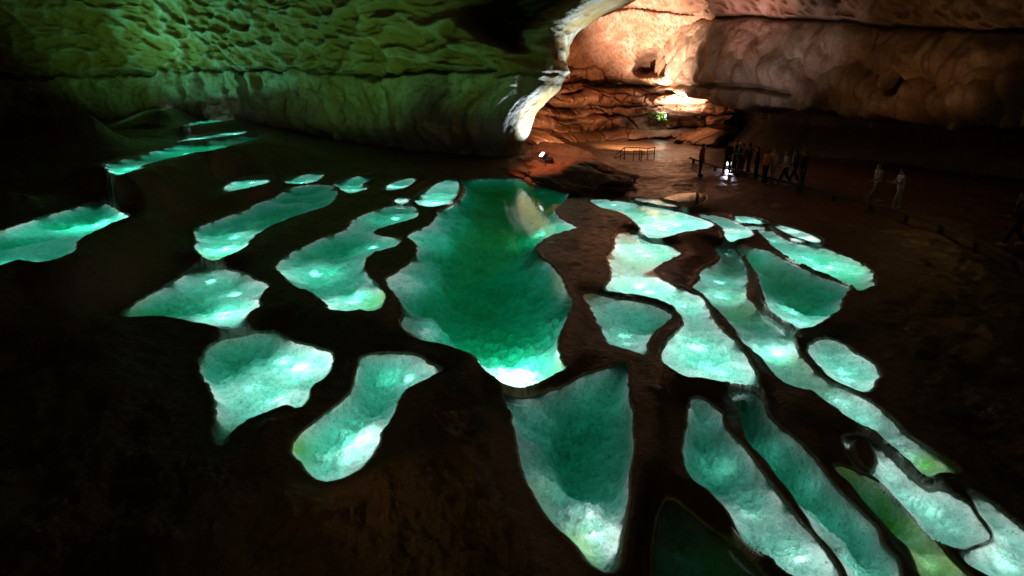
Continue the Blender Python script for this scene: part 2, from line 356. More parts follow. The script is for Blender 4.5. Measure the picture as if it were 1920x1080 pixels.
pool(-0.4, 0.4, cr(1280, 720, [(1612, 607), (1680, 635), (1760, 690), (1820, 740), (1870, 780), (1920, 815), (2080, 930), (2080, 1220), (1800, 1120), (1680, 1055), (1610, 1015), (1590, 985), (1593, 945), (1650, 920), (1735, 892), (1757, 870), (1750, 838), (1712, 780), (1672, 735), (1650, 700), (1645, 680), (1635, 650)]),
     'pale green pool in the bottom right corner of the photo', [(1860, 1030, 5), (1862, 975, 4), (1900, 1050, 3), (1850, 950, 1.5)], 0.8)
pool(-0.2, 0.5, [(1342, 463), (1355, 462), (1370, 463), (1388, 478), (1396, 493), (1402, 520), (1398, 547), (1404, 562), (1420, 578), (1448, 594), (1468, 609), (1481, 626), (1490, 644), (1496, 660), (1507, 673), (1519, 687), (1541, 709), (1561, 722), (1580, 727), (1603, 737), (1630, 752), (1657, 771), (1680, 797), (1697, 813), (1720, 830), (1747, 847), (1773, 863), (1798, 880), (1793, 886), (1773, 883), (1757, 887), (1763, 899), (1747, 897), (1730, 887), (1710, 866), (1687, 846), (1667, 829), (1647, 810), (1620, 797), (1590, 780), (1563, 760), (1540, 743), (1527, 732), (1497, 727), (1477, 720), (1460, 708), (1447, 693), (1430, 670), (1410, 653), (1393, 640), (1383, 623), (1370, 607), (1353, 587), (1333, 567), (1317, 548), (1297, 538), (1313, 523), (1311, 510), (1327, 500), (1347, 493), (1352, 483), (1346, 473)],
     'very long ribbon-like pool winding down the right side, with several bright spots along it', [(1392, 553, 8), (1482, 657, 11), (1745, 872, 8), (1715, 850, 5), (1690, 830, 4), (1670, 815, 4), (1590, 752, 4), (1560, 735, 3), (1340, 520, 4), (1640, 780, 3), (1450, 640, 3)], 0.6, [(1775, 882, 0.9), (1510, 690, 0.5), (1400, 570, .5)])
pool(0.0, 0.7, cr(1280, 360, [(288, 292), (350, 302), (420, 317), (495, 330), (555, 376), (615, 402), (695, 438), (765, 473), (845, 498), (915, 523), (942, 531), (920, 560), (895, 600), (890, 645), (850, 680), (800, 715), (770, 740), (700, 760), (645, 764), (605, 732), (535, 688), (475, 648), (462, 600), (443, 520), (420, 460), (385, 395), (360, 350)]),
     'fan-shaped turquoise pool on the right with a bright lower left corner', [(1490, 610, 10), (1455, 572, 6), (1530, 480, 4), (1400, 465, 2)], 0.8)
pool(0.08, 0.5, cr(1280, 360, [(422, 222), (480, 202), (510, 217), (550, 250), (620, 283), (700, 300), (780, 312), (850, 335), (920, 363), (1000, 397), (1050, 427), (1065, 460), (1083, 495), (1060, 533), (1010, 553), (985, 553), (968, 528), (900, 495), (830, 469), (750, 434), (690, 404), (620, 379), (560, 338), (500, 300), (485, 270)]),
     'long turquoise pool with a green rounded right end, outermost on the right', [(1550, 495, 9), (1500, 475, 6), (1470, 440, 4)], 0.9, [(1615, 525, 0.8), (1600, 490, .4)])
pool(0.18, 0.22, cr(1280, 360, [(290, 130), (330, 128), (400, 141), (470, 163), (478, 178), (430, 180), (380, 175), (320, 165), (300, 155)]),
     'small pale pool at the left end of the white outermost strip', [(1400, 413, 9)], 1.2)
pool(0.14, 0.4, cr(1280, 360, [(330, 182), (400, 190), (470, 197), (440, 208), (390, 210)]),
     'tiny teal sliver of water below the small pale pool of the outermost strip', [(1410, 426, 3)], 1.0)
pool(0.18, 0.22, cr(1280, 360, [(492, 176), (540, 182), (600, 196), (680, 221), (740, 241), (780, 261), (784, 284), (775, 294), (730, 284), (690, 264), (620, 244), (580, 228), (535, 206), (505, 192)]),
     'white strip of a pool at the outer right rim of the terraces', [(1520, 448, 12), (1480, 430, 8)], 1.3)
pool(0.15, 0.15, cr(1280, 360, [(594, 254), (640, 257), (690, 276), (675, 282), (640, 276), (608, 266)]),
     'tiny white sliver of water just inside the white outer strip', [(1492, 448, 9)], 1.2)
pool(0.1, 0.3, cr(1280, 360, [(85, 127), (140, 124), (210, 136), (280, 155), (340, 187), (398, 216), (402, 235), (370, 253), (310, 263), (270, 283), (248, 283), (243, 245), (214, 190), (184, 170), (125, 150)]),
     'pale triangular pool with a white tip beside the dark square-faced rock', [(1370, 450, 9), (1385, 432, 5)], 1.1)
pool(0.14, 0.28, [(1104, 375), (1123, 373), (1150, 375), (1180, 379), (1207, 385), (1240, 390), (1280, 398), (1300, 405), (1323, 411), (1342, 420), (1330, 427), (1307, 431), (1280, 434), (1257, 442), (1237, 446), (1220, 448), (1204, 440), (1201, 428), (1191, 415), (1175, 403), (1155, 395), (1123, 388)],
     'broad pale pool at the back on the right, just below the brown floor', [(1225, 432, 10), (1300, 422, 8), (1245, 400, 4), (1130, 380, 4)], 1.2)
pool(0.27, 0.15, cr(640, 360, [(1615, 40), (1660, 25), (1740, 33), (1830, 53), (1900, 73), (1902, 84), (1850, 80), (1780, 68), (1700, 52)]),
     'thin dull green pool at the very back, behind the broad pale pool', [(1230, 376, 4)], 0.6)
pool(-0.08, 0.3, [(1153, 443), (1167, 436), (1187, 433), (1200, 446), (1227, 454), (1257, 461), (1276, 475), (1260, 483), (1240, 493), (1221, 506), (1231, 518), (1253, 531), (1278, 542), (1293, 548), (1314, 555), (1324, 569), (1331, 587), (1343, 607), (1363, 627), (1386, 647), (1396, 663), (1409, 687), (1423, 713), (1435, 733), (1427, 727), (1403, 717), (1373, 715), (1347, 713), (1320, 708), (1297, 707), (1280, 702), (1263, 693), (1243, 677), (1241, 663), (1249, 643), (1268, 623), (1282, 612), (1284, 602), (1275, 588), (1259, 569), (1227, 558), (1190, 551), (1157, 547), (1135, 544), (1134, 541), (1142, 531), (1149, 513), (1139, 483), (1149, 470), (1155, 458)],
     'large pale mint pool right of the main pool, two lobes with a narrow waist', [(1175, 462, 8), (1230, 545, 9), (1290, 640, 7), (1390, 695, 6), (1180, 520, 7), (1300, 570, 5), (1330, 680, 4), (1240, 475, 4)], 1.1)
pool(-0.2, 0.55, [(1096, 554), (1110, 550), (1133, 555), (1160, 561), (1187, 564), (1213, 569), (1240, 578), (1261, 591), (1250, 603), (1227, 617), (1217, 633), (1213, 650), (1213, 667), (1187, 657), (1160, 650), (1138, 643), (1131, 627), (1121, 603), (1108, 577)],
     'small dim green pool with a pointed right corner, under the pale mint pool', [(1170, 632, 4), (1200, 655, 3), (1150, 580, 2)], 0.7)
pool(-0.25, 0.4, [(1516, 653), (1520, 645), (1533, 637), (1550, 635), (1570, 639), (1587, 648), (1597, 660), (1617, 668), (1633, 678), (1647, 693), (1652, 703), (1643, 713), (1637, 723), (1630, 733), (1613, 734), (1597, 727), (1573, 716), (1553, 703), (1540, 688), (1527, 675), (1518, 665)],
     'pale oval pool standing apart on the right, outside the ribbon-like pool', [(1610, 720, 5), (1575, 690, 4), (1590, 665, 2)], 1.1)
pool(0.38, 0.08, [(1240, 372), (1270, 363), (1310, 361), (1325, 368), (1318, 380), (1296, 387), (1284, 389), (1279, 382), (1268, 375)],
     'shallow unlit puddle on the brown floor, reflecting the bright chamber', [], 0.0)

# ground height marks: photograph pixel, height
MARKS = [(1313, 329, .8), (1400, 320, .85), (1480, 342, .7), (1640, 384, .3), (1685, 398, .25), (1895, 475, .1), (1250, 355, .55), (1660, 520, .2),
         (1800, 800, -.4), (1850, 600, -.05), (1100, 330, .5), (1180, 305, .85), (1400, 365, .55), (1750, 450, .2), (1000, 310, .6), (940, 322, .35), (800, 310, .55),
         (700, 300, .75), (560, 275, 1.6), (480, 244, 2.8), (420, 222, 3.3), (300, 197, 4.2), (345, 212, 3.7), (150, 200, 4.5), (100, 330, 2.9), (20, 330, 2.6), (200, 480, .7),
         (0, 600, .5), (100, 800, .2), (0, 1000, .1), (300, 900, -.35), (850, 930, -.55), (1000, 1060, -.65), (700, 1060, -.5), (330, 430, .5), (560, 620, -.1),
         (1200, 800, -.5), (1700, 700, -.3), (1900, 950, -.7), (250, 255, 3.0), (60, 460, 1.0), (650, 300, .9), (1130, 301, 1.0), (1180, 303, 1.0), (1240, 303, 1.0), (1290, 300, .95), (1240, 372, .4), (1340, 385, .4), (1440, 400, .35), (1560, 450, .2), (1180, 283, .6), (1240, 283, .6)]
MK = np.array([at(*m) for m in MARKS])
for p in POOLS:
    def dense(px):
        Q = np.array([at(u, v, p['level'])[:2] for u, v in px])
        # one round of corner cutting keeps the traced outline but loses the straight segments
        A = Q * 0.8 + np.roll(Q, -1, 0) * 0.2; B = Q * 0.2 + np.roll(Q, -1, 0) * 0.8
        return np.stack([A, B], 1).reshape(-1, 2)
    p['poly'] = dense(p['px'])
    p['isl'] = [dense(i) for i in p['islands']]

def seg_dist(X, Y, poly):
    """signed distance, negative inside"""
    d2 = np.full(X.shape, 1e9); ins = np.zeros(X.shape, bool)
    n = len(poly)
    for i in range(n):
        ax, ay = poly[i]; bx, by = poly[(i + 1) % n]
        ex, ey = bx - ax, by - ay
        t = np.clip(((X - ax) * ex + (Y - ay) * ey) / (ex * ex + ey * ey + 1e-12), 0, 1)
        d2 = np.minimum(d2, (X - ax - t * ex) ** 2 + (Y - ay - t * ey) ** 2)
        c = ((ay > Y) != (by > Y))
        if abs(ey) > 1e-12: ins ^= c & (X < ax + (Y - ay) * ex / ey)
    d = np.sqrt(d2)
    return np.where(ins, -d, d)

NR, NC = 860, 1080
AMAX = math.radians(58)
rr = 2.6 * (78 / 2.6) ** (np.linspace(0, 1, NR)); aa = np.linspace(-AMAX, AMAX, NC)
Rg, Ag = np.meshgrid(rr, aa, indexing='ij')
GX, GY = Rg * np.sin(Ag), Rg * np.cos(Ag)
# coarse inverse-distance base height
cr_, ca_ = 120, 110
r2 = 2.6 * (78 / 2.6) ** (np.linspace(0, 1, cr_)); a2 = np.linspace(-AMAX, AMAX, ca_)
Rc, Ac = np.meshgrid(r2, a2, indexing='ij')
CX, CY = Rc * np.sin(Ac), Rc * np.cos(Ac)
num = np.zeros(CX.shape); den = np.zeros(CX.shape); dmin = np.full(CX.shape, 1e9)
for p in POOLS:
    d = np.maximum(seg_dist(CX, CY, p['poly'][::3]), 0); dmin = np.minimum(dmin, d)
    w = 1 / (d + 0.4) ** 2.4
    num += w * p['level']; den += w
for m in MK:
    d = np.hypot(CX - m[0], CY - m[1]); w = 1.0 / (d + 0.5) ** 2.4
    num += w * m[2]; den += w
BZ = num / den
def up(C):
    i = np.linspace(0, cr_ - 1, NR); j = np.linspace(0, ca_ - 1, NC)
    i0 = np.minimum(i.astype(int), cr_ - 2); j0 = np.minimum(j.astype(int), ca_ - 2)
    fi = (i - i0)[:, None]; fj = (j - j0)[None, :]
    g = lambda a, b: C[np.ix_(i0 + a, j0 + b)]
    return (g(0, 0) * (1 - fj) + g(0, 1) * fj) * (1 - fi) + (g(1, 0) * (1 - fj) + g(1, 1) * fj) * fi
base = up(BZ); DM = up(dmin)
n_rag = fbm(GX * 4.5, GY * 4.5, octaves=4, seed=3)
rag = (0.022 * n_rag) * np.clip(Rg / 10, 0.5, 2.0)
num = np.zeros(GX.shape); den = np.zeros(GX.shape)
SD = np.full(GX.shape, 9.0); PID = np.full(GX.shape, -1, dtype=np.int32)
for k, p in enumerate(POOLS):
    q = p['poly']; mg = 1.6
    m = (GX > q[:, 0].min() - mg) & (GX < q[:, 0].max() + mg) & (GY > q[:, 1].min() - mg) & (GY < q[:, 1].max() + mg)
    d = seg_dist(GX[m], GY[m], q)
    for i in p['isl']: d = np.maximum(d, -seg_dist(GX[m], GY[m], i))
    ar = 0.5 * abs(np.dot(q[:, 0], np.roll(q[:, 1], 1)) - np.dot(q[:, 1], np.roll(q[:, 0], 1)))
    pe = np.hypot(*(q - np.roll(q, 1, 0)).T).sum()
    d = d + rag[m] * min(1.0, 2.2 * ar / pe) - 0.0016 * Rg[m]
    w = 1 / (np.maximum(d, 0) + 0.02) ** 2.5
    num[m] += w * p['level']; den[m] += w
    cur = SD[m]; s = d < cur
    cur[s] = d[s]; SD[m] = cur
    ids = PID[m]; ids[s] = k; PID[m] = ids
wb = 1 / 0.9 ** 2.5
zo = (num + wb * base) / (den + wb)
sdp = np.clip(SD, 0, None)
slope = np.clip(0.5 * (CAMZ - zo) / np.maximum(Rg, 1), 0.03, 0.5)
far = np.maximum(DM, 0)
lump = fbm(GX * 0.55, GY * 0.55, octaves=4, seed=21)
lump2 = fbm(GX * 2.3, GY * 2.3, octaves=4, seed=22)
smooth_ = sstep(0.3, 3.0, GX - 7 + 0.02 * GY) * sstep(1.0, 3.0, DM)      # trodden path on the right
smooth_ = np.maximum(smooth_, 0.85 * sstep(13, 20, Rg))
rise = slope * 0.7 * (1 - np.exp(-sdp / 0.7)) * (0.7 + 0.5 * lump)
zo = zo + rise + 0.022 * np.exp(-((sdp - 0.07) / 0.05) ** 2) + (1 - 0.75 * smooth_) * (sstep(0.06, 1.0, sdp) * (0.045 * lump2) + sstep(0.5, 3, sdp) * 0.16 * lump)
# foreground rock: overlapping tongues of flowstone
fg = sstep(0.15, 0.9, sdp) * (1 - sstep(9, 13, Rg))
zo = zo + fg * (0.16 * (1 - np.abs(vnoise(GX * 1.1 + 0.6 * GY, GY * 0.55 - 0.3 * GX, seed=40))) - 0.08)
zo = zo + fg * (0.09 * (0.5 - np.abs(fbm(GX * 1.5 + .5 * GY, GY * 0.9, octaves=4, seed=46, gain=.55))) + 0.03 * fbm(GX * 6, GY * 4, octaves=3, seed=47))
# basins
depth = np.zeros(GX.shape); CALC = np.zeros(GX.shape); ALG = np.zeros(GX.shape); LVL = np.zeros(GX.shape)
rough = fbm(GX * 2.6, GY * 2.6, octaves=5, seed=31, gain=0.55)
grit = 0.6 * np.abs(fbm(GX * 5.5, GY * 5.5, octaves=3, seed=35, gain=0.6)) - 0.3 + 0.35 * (0.5 - worley(GX * 4.2 + .4 * rough, GY * 4.2, 36)[0])
swell = fbm(GX * 0.8, GY * 0.8, octaves=2, seed=33)
for k, p in enumerate(POOLS):
    m = (PID == k) & (SD < 0.35)
    x, y, s = GX[m], GY[m], -SD[m]
    si = np.maximum(s, 0)
    D = p['depth'] * np.interp(p['poly'][:, 1].mean(), [8, 12, 22], [0.75, 0.55, 0.38]) * (1 + (0.45 if p['depth'] < 1 else 0.08) * swell[m])
    for (u, v, kk) in p['ledge']:
        kk = kk * 0.8; c = at(u, v, p['level']); rad = 0.07 * c[1]
        D = D * (1 - 0.8 * kk * (1 - sstep(0.6 * rad, 1.25 * rad, np.hypot(x - c[0], (y - c[1]) * 0.6))))
    for lp in p['lamps']:      # the bed is raised round the lamps to whiten the bright spots
        if lp[2] < (3 if p['depth'] < 1.3 else 25): continue
        c = at(lp[0], lp[1], p['level']); rad = 0.055 * c[1]
        D = D + (np.minimum(D, 0.16) - D) * (1 - sstep(0.0, 2.3 * rad, np.hypot(x - c[0], (y - c[1]) * 0.6)))
    dd = D * (1 - np.exp(-si / (0.1 + p['wall']))) + 0.25 * D * (1 - np.exp(-si / np.maximum(0.07, 0.007 * Rg[m])))
    nz = (0.045 + 0.05 * p['depth']) * rough[m] * (0.4 + 0.6 * sstep(-.4, .6, swell[m])) + 0.085 * grit[m] * np.interp(Rg[m], [8, 20], [1, 0.4])
    lim = np.interp(Rg[m], [10, 25], [0.4, 0.18]) * dd
    dd = dd + np.clip(nz, -lim, lim) * sstep(0.02, 0.3, si)
    dd = np.maximum(dd, np.minimum(0.02, si * 0.4))
    depth[m] = dd; LVL[m] = p['level']
    CALC[m] = 1 - sstep(0.005, 0.045, -s)
    a = np.full(x.shape, p['allalg'])
    for (u, v, kk) in p['algae']:
        c = at(u, v, p['level']); rad = 0.055 * c[1]
        a = np.maximum(a, 0.7 * kk * (1 - sstep(0.3 * rad, 1.3 * rad, np.hypot(x - c[0], (y - c[1]) * 0.55))))
    ALG[m] = np.clip(a * (1 + 0.6 * rough[m]), 0, 1)
inside = SD < 0
GZ = np.where(inside, LVL - depth, zo)
GV = np.stack([GX, GY, GZ], -1).reshape(-1, 3)
GF = grid_faces(NR, NC)
fs = SD.ravel()[GF]
f_in = fs.min(1) < 0
# each face belongs to the pool of its deepest corner
fp = np.where(f_in, PID.ravel()[GF[np.arange(len(GF)), fs.argmin(1)]], -1)
ATT = {'calcite': CALC.ravel(), 'algae': ALG.ravel(), 'path': smooth_.ravel()}
V, F, A = compact(GV, GF[fp < 0], ATT)
tag(link_mesh('cave_floor', np_mesh('cave_floor', V, F, True, A), M_FLOOR), kind='structure')
SDr = SD.ravel()
def ground_z(x, y):
    i = np.clip(np.log(np.hypot(x, y) / 2.6) / math.log(78 / 2.6) * (NR - 1), 0, NR - 1)
    j = np.clip((math.atan2(x, y) + AMAX) / (2 * AMAX) * (NC - 1), 0, NC - 1)
    return float(GZ[int(round(i)), int(round(j))])
PIDr = PID.ravel()
LAMPS_AND_FILL = []; PANELS = []
for k, p in enumerate(POOLS):
    cen = p['poly'].mean(0); L = p['level']
    org = np.array([cen[0], cen[1], L])
    root = empty('rimstone_pool', org)
    tag(root, p['label'], 'pool', 'lit pools in the rimstone terraces')
    sel = fp == k
    V, F, A = compact(GV, GF[sel], ATT)
    link_mesh('basin', np_mesh('basin', V - org, F, True, A), M_FLOOR, root)
    # water: closed body between the level and just under the bed
    wsel = (fs.min(1) < 0.0) & sel
    used = np.unique(GF[wsel]); mp_ = np.full(len(GV), -1, dtype=np.int64); mp_[used] = np.arange(len(used))
    T = GV[used].copy(); B = GV[used].copy()
    T[:, 2] = L; B[:, 2] = np.minimum(B[:, 2], L) - 0.06
    ft = mp_[GF[wsel]]; n = len(used)
    e = np.concatenate([ft[:, [0, 1]], ft[:, [1, 2]], ft[:, [2, 3]], ft[:, [3, 0]]])
    key = e[:, 0] * n + e[:, 1]; rev = e[:, 1] * n + e[:, 0]
    bd = e[~np.isin(key, rev)]
    side = np.stack([bd[:, 1], bd[:, 0], bd[:, 0] + n, bd[:, 1] + n], -1)
    WF = np.concatenate([ft, ft[:, ::-1] + n, side])
    me = np_mesh('water', np.concatenate([T, B]) - org, WF, True)
    me.polygons.foreach_set('use_smooth', np.zeros(len(me.polygons), dtype=bool))
    link_mesh('water', me, M_WATER, root)
    # lamps: the traced bright spots, then added fill for light scattered in the water
    idx = np.where((PIDr == k) & (SDr < -0.004))[0]
    for lp in p['lamps']:
        c = at(lp[0], lp[1], L)
        R = (lp[3] if len(lp) > 3 else 60) / 1050.0 * c[1] * 1.05
        dd_ = np.hypot(GV[idx, 0] - c[0], (GV[idx, 1] - c[1]) * 0.7)
        near = dd_ < max(0.045 * c[1], dd_.min() + 0.05)
        R = min(R, 0.9 * -SDr[idx][near].min())
        ok = near & (-SDr[idx] >= 0.95 * R)
        j = np.argmin(np.where(ok, np.hypot(GV[idx, 0] - c[0], GV[idx, 1] - c[1]), 1e9))
        LAMPS_AND_FILL.append((GV[idx[j], 0], GV[idx[j], 1], L, R, lp[2] / 10.0, cen, 1))
    if len(idx):
        P = GV[idx][::3]; s = -SDr[idx][::3]
        hp = [(at(q[0], q[1], L), q[2] / 10.0) for q in p['lamps']]
        def glow(c):       # the added fill is stronger near the strong lamps
            return 0.5 + min(1.5, sum(1.2 * g * math.exp(-(math.hypot(c[0] - h[0], (c[1] - h[1]) * 0.7) / (0.085 * h[1])) ** 2) for h, g in hp))
        Q = p['poly']; ev, ew = np.linalg.eigh(np.cov((Q - Q.mean(0)).T))
        W = (Q - Q.mean(0)) @ ew; lo_, hi_ = W.min(0), W.max(0)
        ar = 0.5 * abs(np.dot(Q[:, 0], np.roll(Q[:, 1], 1)) - np.dot(Q[:, 1], np.roll(Q[:, 0], 1)))
        if cen[1] > 14 and p['depth'] < 1 and ar / np.prod(hi_ - lo_) > 0.45 and p['fill'] > 0:
            # one added oval fill light under the surface of a compact far pool, kept inside its outline
            c2 = Q.mean(0) + ew @ ((lo_ + hi_) / 2); tt = np.linspace(0, 2 * PI, 40, endpoint=False); best = None
            for sx in np.arange(1.0, 0.5, -0.04):
                for sy in np.arange(1.0, 0.4, -0.06):
                    E = c2 + (np.stack([np.cos(tt) * (hi_ - lo_)[0] / 2 * sx, np.sin(tt) * (hi_ - lo_)[1] / 2 * sy], -1) @ ew.T)
                    if seg_dist(E[:, 0], E[:, 1], Q[::2]).max() < 0.03 and (best is None or sx * sy > best[0] * best[1]): best = (sx, sy)
            if best and best[0] * best[1] > 0.4:
                PANELS.append((c2[0], c2[1], L, *((hi_ - lo_) * np.array(best)), math.atan2(ew[1, 0], ew[0, 0]), p['fill']))
                continue
        c0 = cen; rem = s.copy(); smax = s.max()
        for _ in range(12):         # added fill lights packed into the lobes of the outline
            cur = int(rem.argmax())
            if rem[cur] < 0.25 * smax: break
            R = rem[cur]
            LAMPS_AND_FILL.append((P[cur, 0], P[cur, 1], L, (1.12 if c0[1] < 25 else 0.9) * R, p['fill'] * glow(P[cur]), cen, 0))
            rem = np.minimum(rem, np.hypot(P[:, 0] - P[cur, 0], P[:, 1] - P[cur, 1]) - 0.75 * R)

# ------------------------------------------------------------------ cave walls
def spline(pts, n):
    P = np.array(pts, float); d = np.r_[0, np.cumsum(np.hypot(*np.diff(P, axis=0).T))]
    t = np.linspace(0, d[-1], n)
    Q = []
    m = np.gradient(P, d, axis=0)
    k = np.clip(np.searchsorted(d, t, side='right') - 1, 0, len(P) - 2)
    h = (d[k + 1] - d[k]); s = ((t - d[k]) / h)[:, None]; h = h[:, None]
    return (2 * s**3 - 3 * s**2 + 1) * P[k] + (s**3 - 2 * s**2 + s) * h * m[k] + (-2 * s**3 + 3 * s**2) * P[k + 1] + (s**3 - s**2) * h * m[k + 1], t
def relief(name, plan, z0, z1, nu, nv, shape, mat, zpow=1.0):
    """rock face: a curve on the ground swept upward, pushed in and out along its normal (towards the cave)"""
    C, t = spline(plan, nu)
    T = np.gradient(C, axis=0); T /= np.hypot(T[:, 0], T[:, 1])[:, None]
    Nn = np.stack([T[:, 1], -T[:, 0]], -1)          # plan runs left to right, normal faces the viewer's side
    zz = z0 + (z1 - z0) * np.linspace(0, 1, nv) ** zpow
    U, Z = np.meshgrid(t, zz, indexing='ij')
    X = np.repeat(C[:, :1], nv, 1); Y = np.repeat(C[:, 1:], nv, 1)
    NX = np.repeat(Nn[:, :1], nv, 1); NY = np.repeat(Nn[:, 1:], nv, 1)
    off, dx, dz, stain_shade, pit = shape(U, Z, X, Y)
    V = np.stack([X + NX * off + dx, Y + NY * off, Z + dz], -1)
    F = grid_faces(nu, nv)
    o = link_mesh(name, np_mesh(name, V.reshape(-1, 3), F, True, {'stain_shade': stain_shade.ravel(), 'pit': pit.ravel()}), mat)
    return o, V
def pline(x, pts):
    p = np.array(pts, float)
    return np.interp(x, p[:, 0], p[:, 1])

# left: long green-lit face, ending in the pillar edge
def left_shape(U, Z, X, Y):
    P = np.stack([X, Y, Z], -1)
    u, v = proj(P)
    um = U.max()
    end = sstep(um - 42, um - 29, U); endc = 1 - sstep(um - 32.5, um - 30, U)
    crack = pline(u, [(-300, 150), (0, 144), (200, 140), (400, 128), (560, 129), (700, 142), (850, 134), (1040, 140), (1300, 140)]) + 7 * fbm(u * .022, v * 0 + .5, octaves=5, seed=2, gain=.6)
    above = sstep(6, -6, v - crack)
    off = 0.30 * np.maximum(Z - 6.6, 0) * (0.4 + 0.6 * above)
    off += above * 0.45 - 1.1 * gauss(v - crack - 2, 3.5 + 2.5 * vnoise(u * .03, v * 0, seed=41)) * sstep(1120, 900, u) * (0.55 + 0.6 * vnoise(u * .012, v * 0, seed=42))
    off += 1.0 * fbm(U * 0.07, Z * 0.09, octaves=3, seed=5)
    # scallops above the crack, vertical flutes below
    wx, wz = U * 0.62 + 0.35 * vnoise(U * .5, Z * .5, seed=8), Z * 0.95 + 0.3 * U * 0.3 + 0.35 * vnoise(U * .5, Z * .5, seed=9)
    f1, f2 = worley(wx, wz, 4)
    g1, g2 = worley(wx * 2.1 + 3, wz * 2.1, 14)
    sc = -0.55 * np.clip(1 - (f1 / 0.62) ** 2, 0, 1) - 0.28 * np.clip(1 - (g1 / 0.6) ** 2, 0, 1)
    h1, h2 = worley(U * 0.85 + 0.3 * vnoise(U, Z, seed=12), Z * 0.33, 6)
    fl = 0.65 * np.clip(1 - (h1 / 0.7) ** 2, 0, 1) + 0.28 * fbm(U * 2.2, Z * 0.7, octaves=3, seed=15)
    off += above * sc * (0.6 + 0.5 * sstep(100, 500, u)) + (1 - above) * fl
    off += 0.11 * fbm(U * 1.7, Z * 1.7, octaves=5, seed=18, gain=.6)
    # diagonal furrows running down from the upper left
    dg = vnoise((U + 1.25 * Z) * 0.42, Z * 0.12, seed=44)
    off -= above * 0.30 * gauss(dg, 0.22) * sstep(900, 700, u)
    # hollow below the ceiling, left of the lit edge, cut deep so it stays dark
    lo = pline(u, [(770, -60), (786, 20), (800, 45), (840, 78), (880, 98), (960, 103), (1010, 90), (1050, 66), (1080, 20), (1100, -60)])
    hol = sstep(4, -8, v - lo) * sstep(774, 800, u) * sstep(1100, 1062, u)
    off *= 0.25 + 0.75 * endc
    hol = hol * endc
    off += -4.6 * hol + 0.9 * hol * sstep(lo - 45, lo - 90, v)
    # rounded shelf under the hollow
    off += 0.9 * gauss(v - lo - 26, 16) * sstep(840, 900, u) * sstep(1090, 1030, u) * endc
    # undercut foot of the wall
    off -= 1.4 * sstep(2.6, 0.8, Z - 0.035 * np.maximum(-X, 0) * 1.0) * sstep(1000, 900, u)
    # the edge leans outward with height, pinched at the crack
    dx = end * (pline(Z, [(0, 0.2), (1, 0.4), (2.5, 0.9), (4.5, 1.9), (6.0, 3.2), (6.7, 3.7), (7.4, 3.4), (8.6, 3.7), (9.8, 4.3), (11, 6.2), (12.5, 9.5), (15, 14), (20, 20)]) + 0.25 * vnoise(Z * 1.3, Z * 0, seed=50))
    stain_shade = np.clip(0.95 * hol + 0.55 * gauss(v - crack - 2, 5) * sstep(1100, 900, u) + (1 - above) * sstep(225, 280, v - 0.06 * (u - 500)) * 0.4, 0, 1)  # shade painted into the hollow and the wall foot, plus the dark crack
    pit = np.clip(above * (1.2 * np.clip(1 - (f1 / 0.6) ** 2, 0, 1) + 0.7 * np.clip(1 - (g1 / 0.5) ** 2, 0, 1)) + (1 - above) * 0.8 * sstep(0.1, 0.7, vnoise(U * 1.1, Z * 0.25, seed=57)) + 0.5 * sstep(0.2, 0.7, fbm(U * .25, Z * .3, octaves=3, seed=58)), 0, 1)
    return off, dx, np.zeros_like(Z), stain_shade, pit
PL = [(-60, 6), (-55, 24), (-44, 37), (-33, 44), (-22, 47.5), (-12, 44.6), (-6, 42.7), (-2.6, 41.9), (-1.0, 42.2), (-0.1, 43.0), (0.5, 44.2), (0.8, 46), (0.6, 50), (-2, 58), (-6, 70)]
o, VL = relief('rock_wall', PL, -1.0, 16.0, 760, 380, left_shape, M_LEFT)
tag(o, 'pitted limestone wall lit green, split by a long horizontal crack, ending in a white-lit edge', 'rock wall')

